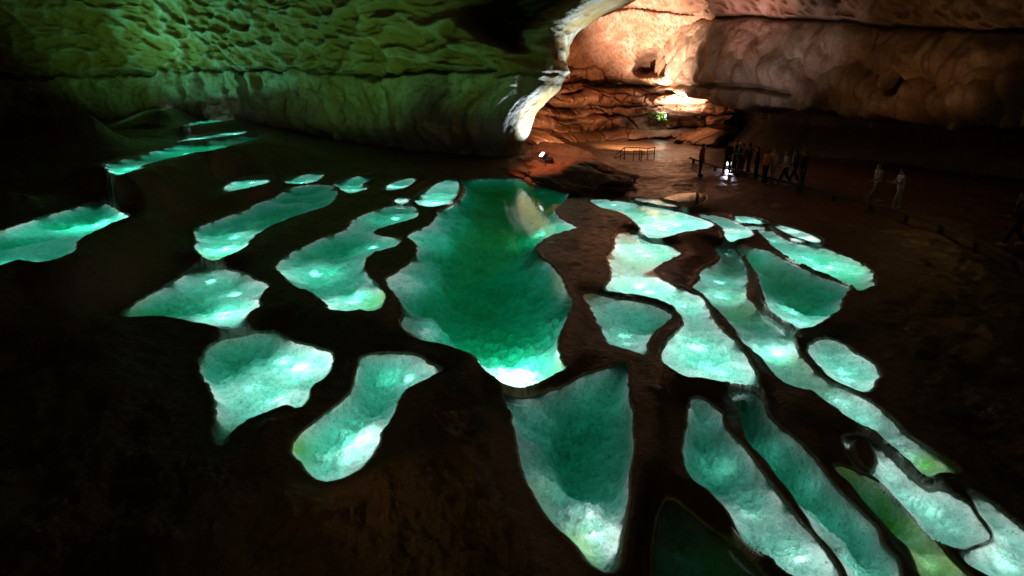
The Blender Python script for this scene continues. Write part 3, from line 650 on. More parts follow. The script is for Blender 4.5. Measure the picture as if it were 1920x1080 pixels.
# back chamber: stepped beds of warm rock beyond the lit edge
def back_shape(U, Z, X, Y):
    u, v = proj(np.stack([X, Y, Z], -1))
    nz = fbm(U * 0.12, Z * 0.3, octaves=3, seed=60)
    Zw = Z + 0.45 * nz + 0.25 * fbm(U * 0.5, Z * 0.3, octaves=3, seed=61)
    # beds of unequal thickness, each with a rounded nose and a shadowed joint
    beds = np.array([0.6, 1.7, 3.1, 4.0, 5.3, 6.1, 7.4, 20.0])
    k = np.clip(np.searchsorted(beds, Zw) - 1, 0, len(beds) - 2)
    f = np.clip((Zw - beds[k]) / (beds[k + 1] - beds[k]), 0, 1)
    amp = _hash(k.astype(np.int64), np.floor(U / 4.2 + 0.37 * k).astype(np.int64), np.int64(0), 5)
    step = np.where(Zw < 7.4, (0.3 + 2.6 * amp) * np.clip(1 - (2 * f - 1) ** 4, 0, 1), 0)
    off = step + 0.3 * fbm(U * 0.5, Z * 0.7, octaves=3, seed=63) + 0.07 * fbm(U * 2.4, Z * 2.4, octaves=3, seed=64)
    off += 1.35 * np.maximum(Z - 6.9, 0)                                  # the roof of the chamber comes forward
    off += 1.4 * sstep(1110, 1040, u) * sstep(120, 150, v)                         # left beds stand out
    # vertical joints break the beds into blocks
    b1, b2 = worley(U * 0.42 + 0.6 * k, Zw * 0.55 + 0.15 * U, 74)
    off -= 0.55 * gauss(b2 - b1, 0.07) * sstep(7.6, 7.0, Zw)
    off += 0.8 * fbm(U * 0.23 + 3, Z * 0.4, octaves=2, seed=75)
    # floor shelf at the foot
    off += 4.5 * sstep(2.2, 0.6, Z)
    # dark arched hollow, then bright ledges to its right
    ar = np.hypot((u - 1245) / 62, (v - 128) / 34)
    off -= 4.0 * sstep(1.0, 0.7, ar) * sstep(150, 135, v)
    off += 3.2 * gauss(u - 1295, 56) * (0.9 * gauss(v - 150, 13) + 1.0 * gauss(v - 190, 17)) * (1 + 0.4 * fbm(U * 1.5, Z * 2, octaves=3, seed=66))
    off += 1.5 * np.clip(1 - np.hypot((u - 1106) / 30, (v - 220) / 18) ** 2, 0, 1) ** 0.5
    off += 1.3 * np.clip(1 - (np.abs((u - 1085) / 62) ** 4 + np.abs((v - 182) / 18) ** 4), 0, 1) ** 0.4
    off -= 2.2 * gauss(v - 160, 8) * sstep(1085, 1120, u) * sstep(1240, 1205, u) + 2.0 * gauss(v - 205, 8) * sstep(1000, 1040, u) * sstep(1090, 1060, u)
    off -= 3.5 * sstep(1190, 1230, u) * sstep(1340, 1290, u) * sstep(205, 225, v) * sstep(275, 255, v)
    # drip pocks on the big slab
    w1, w2 = worley(U * 2.7 + 1.3 * Z + 0.6 * vnoise(U, Z, seed=72), Z * 1.5, 71)
    off -= 0.22 * (0.5 + 0.7 * vnoise(U * .4, Z * .4, seed=73)) * sstep(0.34, 0.05, w1) * sstep(7.0, 7.6, Zw)
    pit = np.clip(0.7 * sstep(0.36, 0.1, w1) * sstep(7.0, 7.6, Zw) + 0.9 * sstep(0.0, 0.6, fbm(U * .3, Z * .5, octaves=3, seed=67)) * sstep(7.8, 6.5, Zw), 0, 1)
    joint = np.where(Zw < 7.4, sstep(0.10, 0.0, f) * 0.7, 0) + 0.6 * gauss(v - pline(u, [(1000, 33), (1180, 34), (1300, 36), (1500, 30)]), 2.5)
    off -= 0.4 * gauss(v - 34, 3)
    return off, np.zeros_like(Z), np.zeros_like(Z), np.clip(joint, 0, 1), pit
PB = [(-9, 54), (-3, 59), (3, 62.5), (9, 63.5), (14, 62.5), (18.5, 59.5), (22, 54)]
o, VB = relief('rock_wall', PB, -0.5, 16.0, 420, 420, back_shape, M_BACK)
tag(o, 'stepped beds of orange-red rock in the brightly lit chamber at the back', 'rock wall')

# right: big overhanging bulge, dark undercut below
def right_shape(U, Z, X, Y):
    u, v = proj(np.stack([X, Y, Z], -1))
    ck = pline(u, [(1200, 36), (1300, 34), (1430, 32), (1560, 36), (1640, 48), (1800, 56), (2000, 60)]) + 3 * fbm(u * .03, v * 0, octaves=3, seed=80)
    lo = pline(u, [(1300, 175), (1340, 190), (1400, 200), (1500, 205), (1600, 214), (1700, 226), (1800, 244), (1900, 240), (2100, 230)]) + 7 * fbm(u * .03, v * 0 + 3, octaves=3, seed=81)
    t = np.clip((v - ck) / (lo - ck), 0, 1)
    body = np.sqrt(np.clip(1 - (2 * np.clip(t, 0, 1) - 1.05) ** 2, 0, 1))
    off = 1.1 * body * sstep(-2, 4, v - ck)
    off += sstep(2, -5, v - ck) * (0.5 + 0.0 * Z) + 0.45 * np.maximum(Z - pline(u, [(1340, 11), (1600, 9.5), (1900, 8)]), 0)
    off -= 0.5 * gauss(v - ck, 3.0)
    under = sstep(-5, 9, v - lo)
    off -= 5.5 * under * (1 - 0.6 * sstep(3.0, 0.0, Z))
    f1, f2 = worley(U * 0.36 + 0.25 * vnoise(U * .6, Z * .6, seed=83), Z * 0.30 + 0.25 * vnoise(U * .6, Z * .6, seed=84), 85)
    g1, g2 = worley(U * 0.9, Z * 0.55 + 0.2 * U, 86)
    lobes = 1.5 * (np.clip(1 - (f1 / 0.75) ** 2, 0, 1) - 0.5) * sstep(1420, 1620, u) + 0.62 * np.clip(1 - (g1 / 0.72) ** 2, 0, 1) * (0.35 + 0.75 * sstep(50, 150, v))
    off += (1 - under) * lobes
    # diagonal pocks on the roof strip
    w1, w2 = worley(U * 1.9 + 1.7 * Z + .7 * vnoise(U, Z, seed=92), Z * 1.1, 87)
    off -= 0.22 * sstep(0.45, 0.1, w1) * sstep(3, -6, v - ck)
    off += 0.55 * fbm(U * 0.14, Z * 0.16, octaves=3, seed=88) + 0.09 * fbm(U * 1.6, Z * 1.2, octaves=4, seed=89)
    # joints and the black hole in the lobes
    off -= 0.9 * gauss(v - pline(u, [(1340, 160), (1420, 163), (1500, 178)]), 5) * sstep(1510, 1480, u)
    off -= 1.7 * sstep(1.0, 0.6, np.hypot((u - 1703) / 26, (v - 152) / 30))
    return off, np.zeros_like(Z), np.zeros_like(Z), np.clip(0.8 * gauss(v - ck, 2.6) + 0.6 * under, 0, 1), np.clip(sstep(0.45, 0.15, w1) * sstep(3, -6, v - ck) + (1 - np.clip(1 - (g1 / .8) ** 2, 0, 1)) * 0.7 * sstep(70, 190, v), 0, 1)  # dark crack, and shade painted into the undercut
PR = [(15.5, 60), (16.3, 54), (17.5, 49), (20, 45.5), (23.5, 41), (26, 36), (28, 30), (29, 24), (29.5, 16), (30, 6)]
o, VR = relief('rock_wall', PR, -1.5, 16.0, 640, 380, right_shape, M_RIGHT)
tag(o, 'huge overhanging rounded bulge of ochre rock above the visitors on the right', 'rock wall')

# roof slab over everything
cx = np.linspace(-62, 40, 110); cy = np.linspace(-4, 72, 90)
XX, YY = np.meshgrid(cx, cy, indexing='ij')
ZZ = 14.6 + 0.8 * fbm(XX * .1, YY * .1, octaves=4, seed=90) - 0.3 * np.clip(1 - worley(XX * .4, YY * .4, 91)[0] ** 2, 0, 1)
tag(link_mesh('cave_ceiling', np_mesh('cave_ceiling', np.stack([XX, YY, ZZ], -1).reshape(-1, 3), grid_faces(110, 90)[:, ::-1], True,
    {'stain_shade': np.zeros(XX.size), 'pit': np.zeros(XX.size)}), M_RIGHT), kind='structure')

def wall_at(V, u, v):
    """point of a wall that shows at a photograph pixel (front-most)"""
    pu, pv = proj(V)
    d = np.hypot(pu - u, pv - v)
    c = np.where(d < 8)
    if len(c[0]) == 0:
        i = np.unravel_index(d.argmin(), d.shape); return V[i]
    j = V[c][:, 1].argmin()
    return V[c][j]

# ------------------------------------------------------------------ clay bank, boulders, lamps, railings
from mathutils import Vector, Euler
def lump_obj(name, c, r, rz, mat, seed, rough=0.25, n=5, tilt=0.0, flatten=2.0, parent=None):
    bm = bmesh.new()
    bmesh.ops.create_icosphere(bm, subdivisions=n, radius=1.0)
    P = np.array([v.co[:] for v in bm.verts])
    q = np.sign(P) * np.abs(P) ** (2 / flatten) if flatten != 2.0 else P
    d = 1 + rough * fbm(P[:, 0] * 1.4 + seed, P[:, 1] * 1.4, P[:, 2] * 1.4, octaves=5, seed=seed, gain=0.55)
    q = q * d[:, None] * np.array(r)
    cz, sz = math.cos(rz), math.sin(rz)
    ct, st = math.cos(tilt), math.sin(tilt)
    x, z = q[:, 0] * ct - q[:, 2] * st, q[:, 0] * st + q[:, 2] * ct
    q = np.stack([x * cz - q[:, 1] * sz, x * sz + q[:, 1] * cz, z], -1)
    for v, p in zip(bm.verts, q): v.co = p
    o = bm_obj(name, bm, mat, parent, True)
    o.location = tuple(float(t) for t in c)
    for an in ('stain_shade', 'pit'): o.data.attributes.new(an, 'FLOAT', 'POINT')
    return o
o = lump_obj('clay_bank', (3.3, 35.0, 0.25), (7.8, 2.2, 0.95), math.radians(-69), M_CLAY, 3, 0.42, 6)
tag(o, 'red clay bank sloping down from the lit wall edge to the largest pool', 'clay bank')
d = at(1050, 300, 1.0)
o = lump_obj('boulder', (d[0] + 0.3, d[1] + 1.0, 1.05), (2.2, 1.0, 0.85), math.radians(-12), M_BACK, 9, 0.16, 5, -0.22, 2.6)
tag(o, 'dark flat-sided boulder lying behind the red clay bank', 'boulder')
MET = flat('dark_metal', (0.03, 0.03, 0.035), 0.4, 0.8)
BLK = flat('black_plastic', (0.012, 0.012, 0.014), 0.45)
GLOW = emit('lamp_glass', (0.95, 0.97, 1.0), 6.0)
GLOWG = emit('lamp_glass_bright', (0.92, 1.0, 0.95), 3.5)
def top_z(o, x, y):
    """height of a lump's surface under a point"""
    M = o.location
    ok, hit, n, i = o.ray_cast(Vector((x, y, 9)) - M, Vector((0, 0, -1)))
    return hit.z + M.z if ok else ground_z(x, y)
bank = bpy.data.objects['clay_bank']
def floodlight(loc, yaw, label, glass, s=1.0, pitch=35):
    t = empty('floodlight', loc, yaw)
    tag(t, label, 'lamp', 'small floodlights in the cave')
    bm = bmesh.new(); R = Euler((0, -math.radians(pitch), 0))
    add_box(bm, (0, 0, 0.30 * s), (0.20 * s, 0.36 * s, 0.28 * s), R, 0.02 * s)
    bm_obj('housing', bm, BLK, t)
    bm = bmesh.new(); o2 = Vector((0.105 * s, 0, 0)); o2.rotate(R)
    add_box(bm, (o2.x, 0, 0.30 * s + o2.z), (0.012 * s, 0.31 * s, 0.23 * s), R)
    bm_obj('glass', bm, glass, t)
    bm = bmesh.new()
    for y in (-0.2, 0.2): add_box(bm, (0, y * s, 0.16 * s), (0.04 * s, 0.015 * s, 0.32 * s))
    add_box(bm, (0, 0, 0.01 * s), (0.06 * s, 0.41 * s, 0.015 * s))
    bm_obj('bracket', bm, MET, t)
    return t
def on_bank(u, v):
    for z in np.arange(2.2, 0.2, -0.02):
        p = at(u, v, z)
        if top_z(bank, p[0], p[1]) >= z: return p
    return at(u, v, 0.8)
p1 = on_bank(1019, 305); p2 = on_bank(1029, 312)
floodlight(p1, math.radians(200), 'pale floodlight glowing on the red clay bank below the white wall edge', GLOW, 1.35, 40)
floodlight(p2, math.radians(60), 'dark floodlight with its back turned, right of the glowing one on the clay bank', BLK, 1.2, 40)
# cable lying round the foot of the wall edge
bm = bmesh.new(); pts = []
for k, (u, v) in enumerate([(958, 293), (968, 299), (980, 303), (994, 302), (1003, 298), (1010, 301), (1019, 306)]):
    p = on_bank(u, v); pts.append((p[0], p[1], p[2] + 0.03))
add_tube(bm, pts, 0.035, 6)
tag(bm_obj('power_cable', bm, BLK), 'black cable curling round the foot of the white wall edge', 'cable')
# information desk on the floor behind the bank
p = at(1074, 302, 0.9); p[1] += 0.4
t = empty('information_panel', (p[0], p[1], ground_z(p[0], p[1]) - 0.02))
tag(t, 'dark box-shaped information panel with a slanted brown top behind the clay bank', 'panel')
bm = bmesh.new(); add_box(bm, (0, 0, 0.42), (0.82, 0.5, 0.84), None, 0.02); bm_obj('stand', bm, BLK, t)
bm = bmesh.new(); add_box(bm, (0, -0.02, 0.93), (0.95, 0.62, 0.05), Euler((math.radians(18), 0, 0)), 0.01)
bm_obj('slanted_top', bm, flat('brown_board', (0.25, 0.13, 0.07), 0.5), t)
# stair railing in front of the bright shelf
def rail_run(name, pts, h, mat, label, cat, r=0.022, mids=(0.55,), post_r=0.028, extra=None):
    t = empty(name, pts[0]); tag(t, label, cat); o0 = np.array(pts[0], float)
    for k, f in enumerate((1.0,) + tuple(mids)):
        bm = bmesh.new(); add_tube(bm, [(p[0] - o0[0], p[1] - o0[1], p[2] - o0[2] + h * f) for p in pts], r, 6)
        bm_obj('handrail' if k == 0 else 'mid_rail', bm, mat, t, True)
    for p in pts:
        bm = bmesh.new(); add_tube(bm, [(p[0] - o0[0], p[1] - o0[1], p[2] - o0[2] - 0.15), (p[0] - o0[0], p[1] - o0[1], p[2] - o0[2] + h)], post_r, 6)
        bm_obj('post', bm, mat, t, True)
    return t
RY = 38.8
pts = [at_y(u, v, RY + dy) for u, v, dy in ((1152, 303, 0), (1163, 303, 0), (1170, 303, 0), (1198, 303, 0.3), (1213, 303, 0.6), (1226, 300, 0.9))]
hz = [0.35, 0.75, 0.92, 0.92, 0.88, 0.85]
t = empty('stair_railing', pts[0]); tag(t, 'thin black railing at the head of a stair, seen against the bright shelf', 'railing')
o0 = pts[0]
for k, f in enumerate((1.0, 0.55)):
    bm = bmesh.new(); add_tube(bm, [(p[0] - o0[0], p[1] - o0[1], p[2] - o0[2] + h * f) for p, h in zip(pts, hz)], 0.03, 6)
    bm_obj('handrail' if k == 0 else 'mid_rail', bm, BLK, t, True)
for p, h in list(zip(pts, hz)) + [(at_y(1187, 306, RY - 1.2), 0.8), (at_y(1202, 306, RY - 1.2), 0.8)]:
    bm = bmesh.new(); add_tube(bm, [(p[0] - o0[0], p[1] - o0[1], p[2] - o0[2] - 0.4), (p[0] - o0[0], p[1] - o0[1], p[2] - o0[2] + h)], 0.032, 6)
    bm_obj('post', bm, BLK, t, True)
bm = bmesh.new(); a, b2 = at_y(1187, 306, RY - 1.2), at_y(1202, 306, RY - 1.2)
add_tube(bm, [(a[0] - o0[0], a[1] - o0[1], a[2] - o0[2] + 0.8), (b2[0] - o0[0], b2[1] - o0[1], b2[2] - o0[2] + 0.8)], 0.03, 6)
bm_obj('gate_bar', bm, BLK, t, True)
# low timber edge rail along the visitors' path
WOOD = flat('dark_timber', (0.10, 0.06, 0.03), 0.6, 0, 0.3, 8)
path = [(1292, 307, .85), (1340, 317, .82), (1390, 327, .78), (1455, 345, .65), (1530, 367, .45), (1612, 391, .28), (1690, 416, .2), (1765, 446, .14), (1845, 482, .08), (1935, 530, .02), (2030, 580, 0)]
pp = []
for u, v, z in path:
    p = at(u, v, z); pp.append((p[0], p[1], ground_z(p[0], p[1])))
t = empty('path_edging', pp[0]); tag(t, 'low timber rail on short posts edging the path on the right', 'edge rail')
o0 = pp[0]
Q = np.array(pp) - np.array(o0)
ts = np.linspace(0, len(Q) - 1, 60); k0 = np.minimum(ts.astype(int), len(Q) - 2); f = (ts - k0)[:, None]
C = Q[k0] * (1 - f) + Q[k0 + 1] * f
bm = bmesh.new()
prev = None
for i, c in enumerate(C):
    tg = C[min(i + 1, 59)] - C[max(i - 1, 0)]; nrm = np.array([-tg[1], tg[0]]) / (np.hypot(tg[0], tg[1]) + 1e-9)
    ring = [bm.verts.new((c[0] + s * 0.05 * nrm[0], c[1] + s * 0.05 * nrm[1], c[2] + h)) for s, h in ((-1, 0.22), (1, 0.22), (1, 0.32), (-1, 0.32))]
    if prev:
        for k in range(4): bm.faces.new((prev[k], prev[(k + 1) % 4], ring[(k + 1) % 4], ring[k]))
    else: bm.faces.new(ring[::-1])
    prev = ring
bm.faces.new(prev)
bm_obj('rail_beam', bm, WOOD, t)
for i in range(1, 60, 5):
    bm = bmesh.new(); add_box(bm, (C[i][0], C[i][1], C[i][2] + 0.09), (0.13, 0.13, 0.46), Euler((0, 0, 0.5)), 0.015)
    bm_obj('post', bm, WOOD, t)
# lamp with ferns growing in its light, high on the back wall
w = wall_at(VB, 1244, 222)
lp = at_y(1250, 226, w[1] - 0.9)
floodlight(lp, math.radians(180), 'small bright white lamp among ferns on the back wall', GLOWG, 1.5, 10)
LEAF = flat('fern_green', (0.10, 0.22, 0.03), 0.5, 0, 0.4, 6)
bm = bmesh.new(); rg = random.Random(5)
def frond(bm, c, d, L, w):
    d = d.normalized(); s = d.cross(Vector((0, -1, 0.2))).normalized()
    n = 6; pr = None
    for i in range(n + 1):
        f = i / n; q = c + d * (L * f) + Vector((0, -0.10 * f * f, -0.35 * L * f * f)); ww = w * math.sin(PI * min(1, 0.12 + f * 0.88)) * (1 if i % 2 else 0.55)
        cur = (bm.verts.new(q - s * ww), bm.verts.new(q + s * ww))
        if pr: bm.faces.new((pr[0], pr[1], cur[1], cur[0]))
        pr = cur
for _ in range(150):
    u, v = rg.gauss(1236, 13), rg.gauss(214, 8)
    if v > 226: continue
    c = at_y(u, v, w[1] - rg.uniform(-0.3, 0.6))
    frond(bm, Vector(c), Vector((rg.uniform(-1, 1), rg.uniform(-0.8, 0.2), rg.uniform(-0.2, 1))), rg.uniform(0.25, 0.6), rg.uniform(0.05, 0.10))
o = bm_obj('ferns', bm, LEAF, None, False)
tag(o, 'tuft of bright green ferns lit by the small lamp on the back wall', 'ferns', kind='stuff')
FERN = (lp, w)

# ------------------------------------------------------------------ visitors
def capsule_mesh(caps, voxel, smooth=True):
    """tapered capsules and ellipsoids fused into one continuous surface"""
    bm = bmesh.new()
    ico = bmesh.new(); bmesh.ops.create_icosphere(ico, subdivisions=2, radius=1.0)
    S = np.array([v.co[:] for v in ico.verts]); ico.free()
    for c in caps:
        if len(c) == 4:
            p0, r0, p1, r1 = c
            pts = np.concatenate([S * r0 + np.array(p0), S * r1 + np.array(p1)])
        else:
            p0, r0 = c
            pts = S * np.array(r0) + np.array(p0)
        vs = [bm.verts.new(tuple(map(float, q))) for q in pts]
        r = bmesh.ops.convex_hull(bm, input=vs)
        junk = list({g for g in r['geom_interior'] + r['geom_unused'] if isinstance(g, bmesh.types.BMVert) and g.is_valid})
        if junk: bmesh.ops.delete(bm, geom=junk, context='VERTS')
    me = bpy.data.meshes.new('figure'); bm.to_mesh(me); bm.free()
    o = bpy.data.objects.new('figure', me); COL.objects.link(o)
    md = o.modifiers.new('fuse', 'REMESH'); md.mode = 'VOXEL'; md.voxel_size = voxel; md.use_smooth_shade = True
    dg = bpy.context.evaluated_depsgraph_get()
    res = bpy.data.meshes.new_from_object(o.evaluated_get(dg))
    bpy.data.objects.remove(o); bpy.data.meshes.remove(me)
    for p in res.polygons: p.use_smooth = True
    return res
def lerp(a, b, f): return tuple(x + (y - x) * f for x, y in zip(a, b))
def pose(legs, arms, lean=0.0, head_yaw=0.0):
    """joint tables, facing +x; legs (hip swing, knee bend), arms (shoulder swing, elbow bend, outward)"""
    J = {}
    J['pel'] = (0, 0, 0.95); J['chest'] = (0.02 + 0.35 * lean, 0, 1.30); J['neck'] = (0.02 + 0.5 * lean, 0, 1.46); J['head'] = (0.045 + 0.62 * lean, 0, 1.60)
    for s, (a, kb) in zip((1, -1), legs):
        hip = (0, 0.095 * s, 0.90)
        knee = (hip[0] + 0.43 * math.sin(a), hip[1] + 0.01 * s, hip[2] - 0.43 * math.cos(a))
        b = a - kb
        ank = (knee[0] + 0.41 * math.sin(b), knee[1] + 0.005 * s, knee[2] - 0.41 * math.cos(b))
        toe = (ank[0] + 0.17 * math.cos(0.25 * b), ank[1] + 0.03 * s, ank[2] - 0.03 + 0.1 * math.sin(min(0, b)))
        J['L', s] = (hip, knee, ank, toe)
    for s, (a, eb, out) in zip((1, -1), arms):
        sh = (J['chest'][0] + 0.1 * lean, 0.185 * s, 1.40)
        el = (sh[0] + 0.29 * math.sin(a), sh[1] + 0.29 * math.sin(out) * s, sh[2] - 0.29 * math.cos(a))
        b = a + eb
        inward = -0.35 * min(eb, 1.5) / 1.5
        wr = (el[0] + 0.25 * math.sin(b), el[1] + 0.25 * (math.sin(out) * 0.4 + inward) * s, el[2] - 0.25 * math.cos(b))
        J['A', s] = (sh, el, wr, b)
    low = min(J['L', 1][2][2], J['L', -1][2][2]) - 0.085
    return J, low
def figure(J):
    hd, nk = J['head'], J['neck']
    body = [(hd, (0.098, 0.078, 0.118)), (lerp(hd, (hd[0] + .05, 0, hd[2] - .1), 0.7), (0.065, 0.058, 0.06)), (nk, 0.055, (hd[0] - .01, 0, hd[2] - .08), 0.052),
            ((hd[0] + 0.10, 0, hd[2] - 0.015), 0.013, (hd[0] + 0.088, 0, hd[2] + 0.02), 0.010)]
    for s in (1, -1): body.append(((hd[0] - 0.005, 0.079 * s, hd[2] - 0.005), (0.022, 0.012, 0.032)))
    body += [((J['chest'][0], 0, 1.36), 0.11, (J['pel'][0], 0, 1.0), 0.115)]
    for s in (1, -1): body += [((J['chest'][0], 0.10 * s, 1.36), 0.085, (0, 0.07 * s, 0.98), 0.10)]
    top = [((J['chest'][0], 0, 1.35), 0.135, (0, 0, 0.98), 0.145)]
    for s in (1, -1): top += [((J['chest'][0], 0.105 * s, 1.35), 0.10, (0, 0.075 * s, 0.93), 0.115)]
    top += [(nk, 0.068, (J['chest'][0], 0, 1.36), 0.09)]
    trou, shoe = [((0, 0.05, 0.95), 0.12, (0, -0.05, 0.95), 0.12)], {}
    for s in (1, -1):
        h, k, a, t = J['L', s]
        body += [(h, 0.085, k, 0.056), (k, 0.058, a, 0.038), (a, 0.036, t, 0.028)]
        trou += [(h, 0.108, k, 0.074), (k, 0.074, lerp(k, a, 0.93), 0.062)]
        heel = (a[0] - 0.05, a[1], a[2] - 0.035)
        shoe[s] = [(heel, 0.05, t, 0.042), (a, 0.048, lerp(a, t, 0.6), 0.045)]
        sh, el, wr, b = J['A', s]
        body += [(sh, 0.05, el, 0.04), (el, 0.042, wr, 0.028)]
        top += [((J['chest'][0], 0.12 * s, 1.39), 0.085, sh, 0.075), (sh, 0.075, el, 0.058), (el, 0.058, lerp(el, wr, 0.9), 0.046)]
        d = np.array(wr) - np.array(el); d /= np.linalg.norm(d)
        side = np.array([0, 1.0, 0]); nr = np.cross(d, side); nr /= np.linalg.norm(nr)
        side = np.cross(nr, d)
        W = np.array(wr); palm = W + d * 0.075
        for f_, L_ in ((-0.026, 0.068), (-0.009, 0.078), (0.009, 0.074), (0.026, 0.058)):
            k0 = palm + nr * f_; k1 = k0 + d * L_ * 0.55 - side * 0.012 * s; k2 = k1 + d * L_ * 0.4 - side * 0.025 * s
            body += [(W + nr * f_ * 0.6, 0.014, k0, 0.011), (k0, 0.010, k1, 0.009), (k1, 0.009, k2, 0.0075)]
        th = W + d * 0.02 + nr * 0.028
        body += [(th, 0.012, th + d * 0.035 + nr * 0.022, 0.010), (th + d * 0.035 + nr * 0.022, 0.010, th + d * 0.06 + nr * 0.02, 0.008)]
    hair = [((hd[0] - 0.018, 0, hd[2] + 0.028), (0.102, 0.090, 0.108)), ((hd[0] - 0.055, 0, hd[2] - 0.05), (0.055, 0.072, 0.07))]
    return body, top, trou, hair, shoe[1], shoe[-1]
POSES = {
    'stand': pose(((0.06, 0.05), (-0.05, 0.06)), ((0.05, 0.25, 0.10), (-0.02, 0.3, 0.10))),
    'apart': pose(((0.16, 0.04), (-0.16, 0.04)), ((0.3, 1.3, 0.08), (0.1, 0.9, 0.12)), 0.03),
    'lean': pose(((0.10, 0.10), (-0.08, 0.08)), ((0.45, 1.1, 0.08), (0.35, 1.2, 0.06)), 0.12),
    'stride': pose(((0.42, 0.10), (-0.30, 0.32)), ((0.25, 0.9, 0.10), (-0.35, 0.3, 0.12)), 0.04),
    'stride_hold': pose(((0.36, 0.30), (-0.26, 0.12)), ((0.55, 1.0, 0.05), (0.5, 1.05, 0.05)), 0.05),
}
FIG = {k: [capsule_mesh(c, vx) for c, vx in zip(figure(J), (0.011, 0.016, 0.016, 0.013, 0.013, 0.013))] + [J, low] for k, (J, low) in POSES.items()}
CLOTH = {}
def cloth(c, rough=0.8):
    if c not in CLOTH: CLOTH[c] = flat('cloth', c, rough, 0, 0.25, 14)
    return CLOTH[c]
SKIN = flat('skin', (0.42, 0.25, 0.17), 0.5)
EYE = flat('eye', (0.02, 0.015, 0.012), 0.2)
eye_me = None
def person(px, z, yaw, ps, scale, top, trousers, shoes, hair, label, hold=None):
    p = at(px[0], px[1], z); p[2] = ground_z(p[0], p[1])
    bm_, tm, rm, hm, s1, s2, J, low = FIG[ps]
    t = empty('person', (p[0], p[1], p[2]), math.radians(yaw)); t.scale = (scale,) * 3
    tag(t, label, 'person', 'visitors walking through the cave')
    def part(name, me, mat, parent):
        o = bpy.data.objects.new(name, me); COL.objects.link(o); o.parent = parent
        if not me.materials: me.materials.append(None)
        o.material_slots[0].link = 'OBJECT'; o.material_slots[0].material = mat
        return o
    bd = part('body', bm_, SKIN, t); bd.location.z = -low
    part('top', tm, cloth(top), bd); part('trousers', rm, cloth(trousers), bd)
    part('shoe', s1, cloth(shoes, 0.5), bd); part('shoe', s2, cloth(shoes, 0.5), bd); part('hair', hm, cloth(hair, 0.6), bd)
    hd = J['head']
    for s in (1, -1):
        bm = bmesh.new(); bmesh.ops.create_icosphere(bm, subdivisions=1, radius=0.010, matrix=__import__('mathutils').Matrix.Translation((hd[0] + 0.090, 0.031 * s, hd[2] + 0.012))); bm_obj('eye', bm, EYE, bd, True)
    return t, bd, J
DK, NAVY, GREY, KHAKI = (0.012, 0.012, 0.014), (0.02, 0.03, 0.07), (0.10, 0.10, 0.11), (0.20, 0.15, 0.09)
BRN, BLOND, WHITE = (0.025, 0.015, 0.008), (0.22, 0.14, 0.06), (0.52, 0.48, 0.45)
person((1312, 329), .82, 0, 'stand', 1.02, (0.45, 0.02, 0.02), DK, DK, BRN, 'person in a red jacket and dark trousers standing apart, left of the crowd')
person((1362, 321), .84, -75, 'apart', 1.03, DK, DK, DK, BRN, 'person all in black standing legs apart in front of the white light')
person((1376, 317), .86, -30, 'stand', 1.04, (0.015, 0.02, 0.03), NAVY, DK, BRN, 'tall dark figure behind the person with legs apart')
person((1383, 322), .83, 160, 'stand', 1.0, (0.02, 0.12, 0.14), (0.10, 0.12, 0.17), DK, (0.55, 0.5, 0.42), 'person in a teal jacket with light hair catching the lamp')
person((1390, 322), .83, 200, 'lean', 0.98, (0.45, 0.24, 0.22), (0.16, 0.09, 0.06), (0.2, 0.15, 0.12), BRN, 'person in a pinkish jacket and brown trousers beside the teal jacket')
person((1401, 325), .80, 180, 'apart', 1.03, (0.05, 0.055, 0.045), (0.05, 0.05, 0.055), DK, DK, 'person in dark olive standing against the lit patch of wall')
person((1416, 333), .76, 150, 'stand', 1.0, (0.015, 0.015, 0.018), DK, (0.25, 0.22, 0.2), DK, 'black-clad figure between the olive person and the orange jacket')
person((1432, 339), .72, 25, 'lean', 0.98, (0.75, 0.17, 0.02), DK, DK, (0.06, 0.03, 0.015), 'person in a bright orange jacket leaning forward in the crowd')
person((1447, 339), .72, 195, 'stand', 0.98, (0.55, 0.36, 0.34), (0.30, 0.26, 0.22), (0.5, 0.45, 0.4), (0.20, 0.06, 0.03), 'person in a pale pink top and light trousers next to the orange jacket')
person((1469, 345), .66, 170, 'stride', 1.02, (0.50, 0.46, 0.40), DK, (0.45, 0.42, 0.38), BLOND, 'person with pale sleeves and blond hair walking behind the crowd')
person((1486, 345), .66, 185, 'stride', 1.03, (0.02, 0.022, 0.02), (0.045, 0.05, 0.045), (0.6, 0.56, 0.52), DK, 'dark-clad person with pale shoes walking last in the crowd')
person((1502, 349), .62, 185, 'stand', 1.0, (0.015, 0.013, 0.012), DK, DK, (0.10, 0.06, 0.03), 'barely lit dark figure at the right end of the crowd')
person((1638, 381), .32, 176, 'stride', 1.06, (0.45, 0.38, 0.33), (0.20, 0.19, 0.20), WHITE, (0.14, 0.06, 0.03), 'person in a white top, grey trousers and white shoes striding left along the path')
tp, bd, J = person((1680, 394), .27, 172, 'stride_hold', 1.0, WHITE, (0.42, 0.38, 0.36), WHITE, (0.05, 0.02, 0.015), 'person in a white top and pale trousers holding a tablet while walking')
person((1894, 470), .1, 168, 'stride', 1.06, (0.02, 0.02, 0.022), DK, (0.6, 0.55, 0.52), DK, 'dark-clad person with light shoes walking at the right edge of the photo')
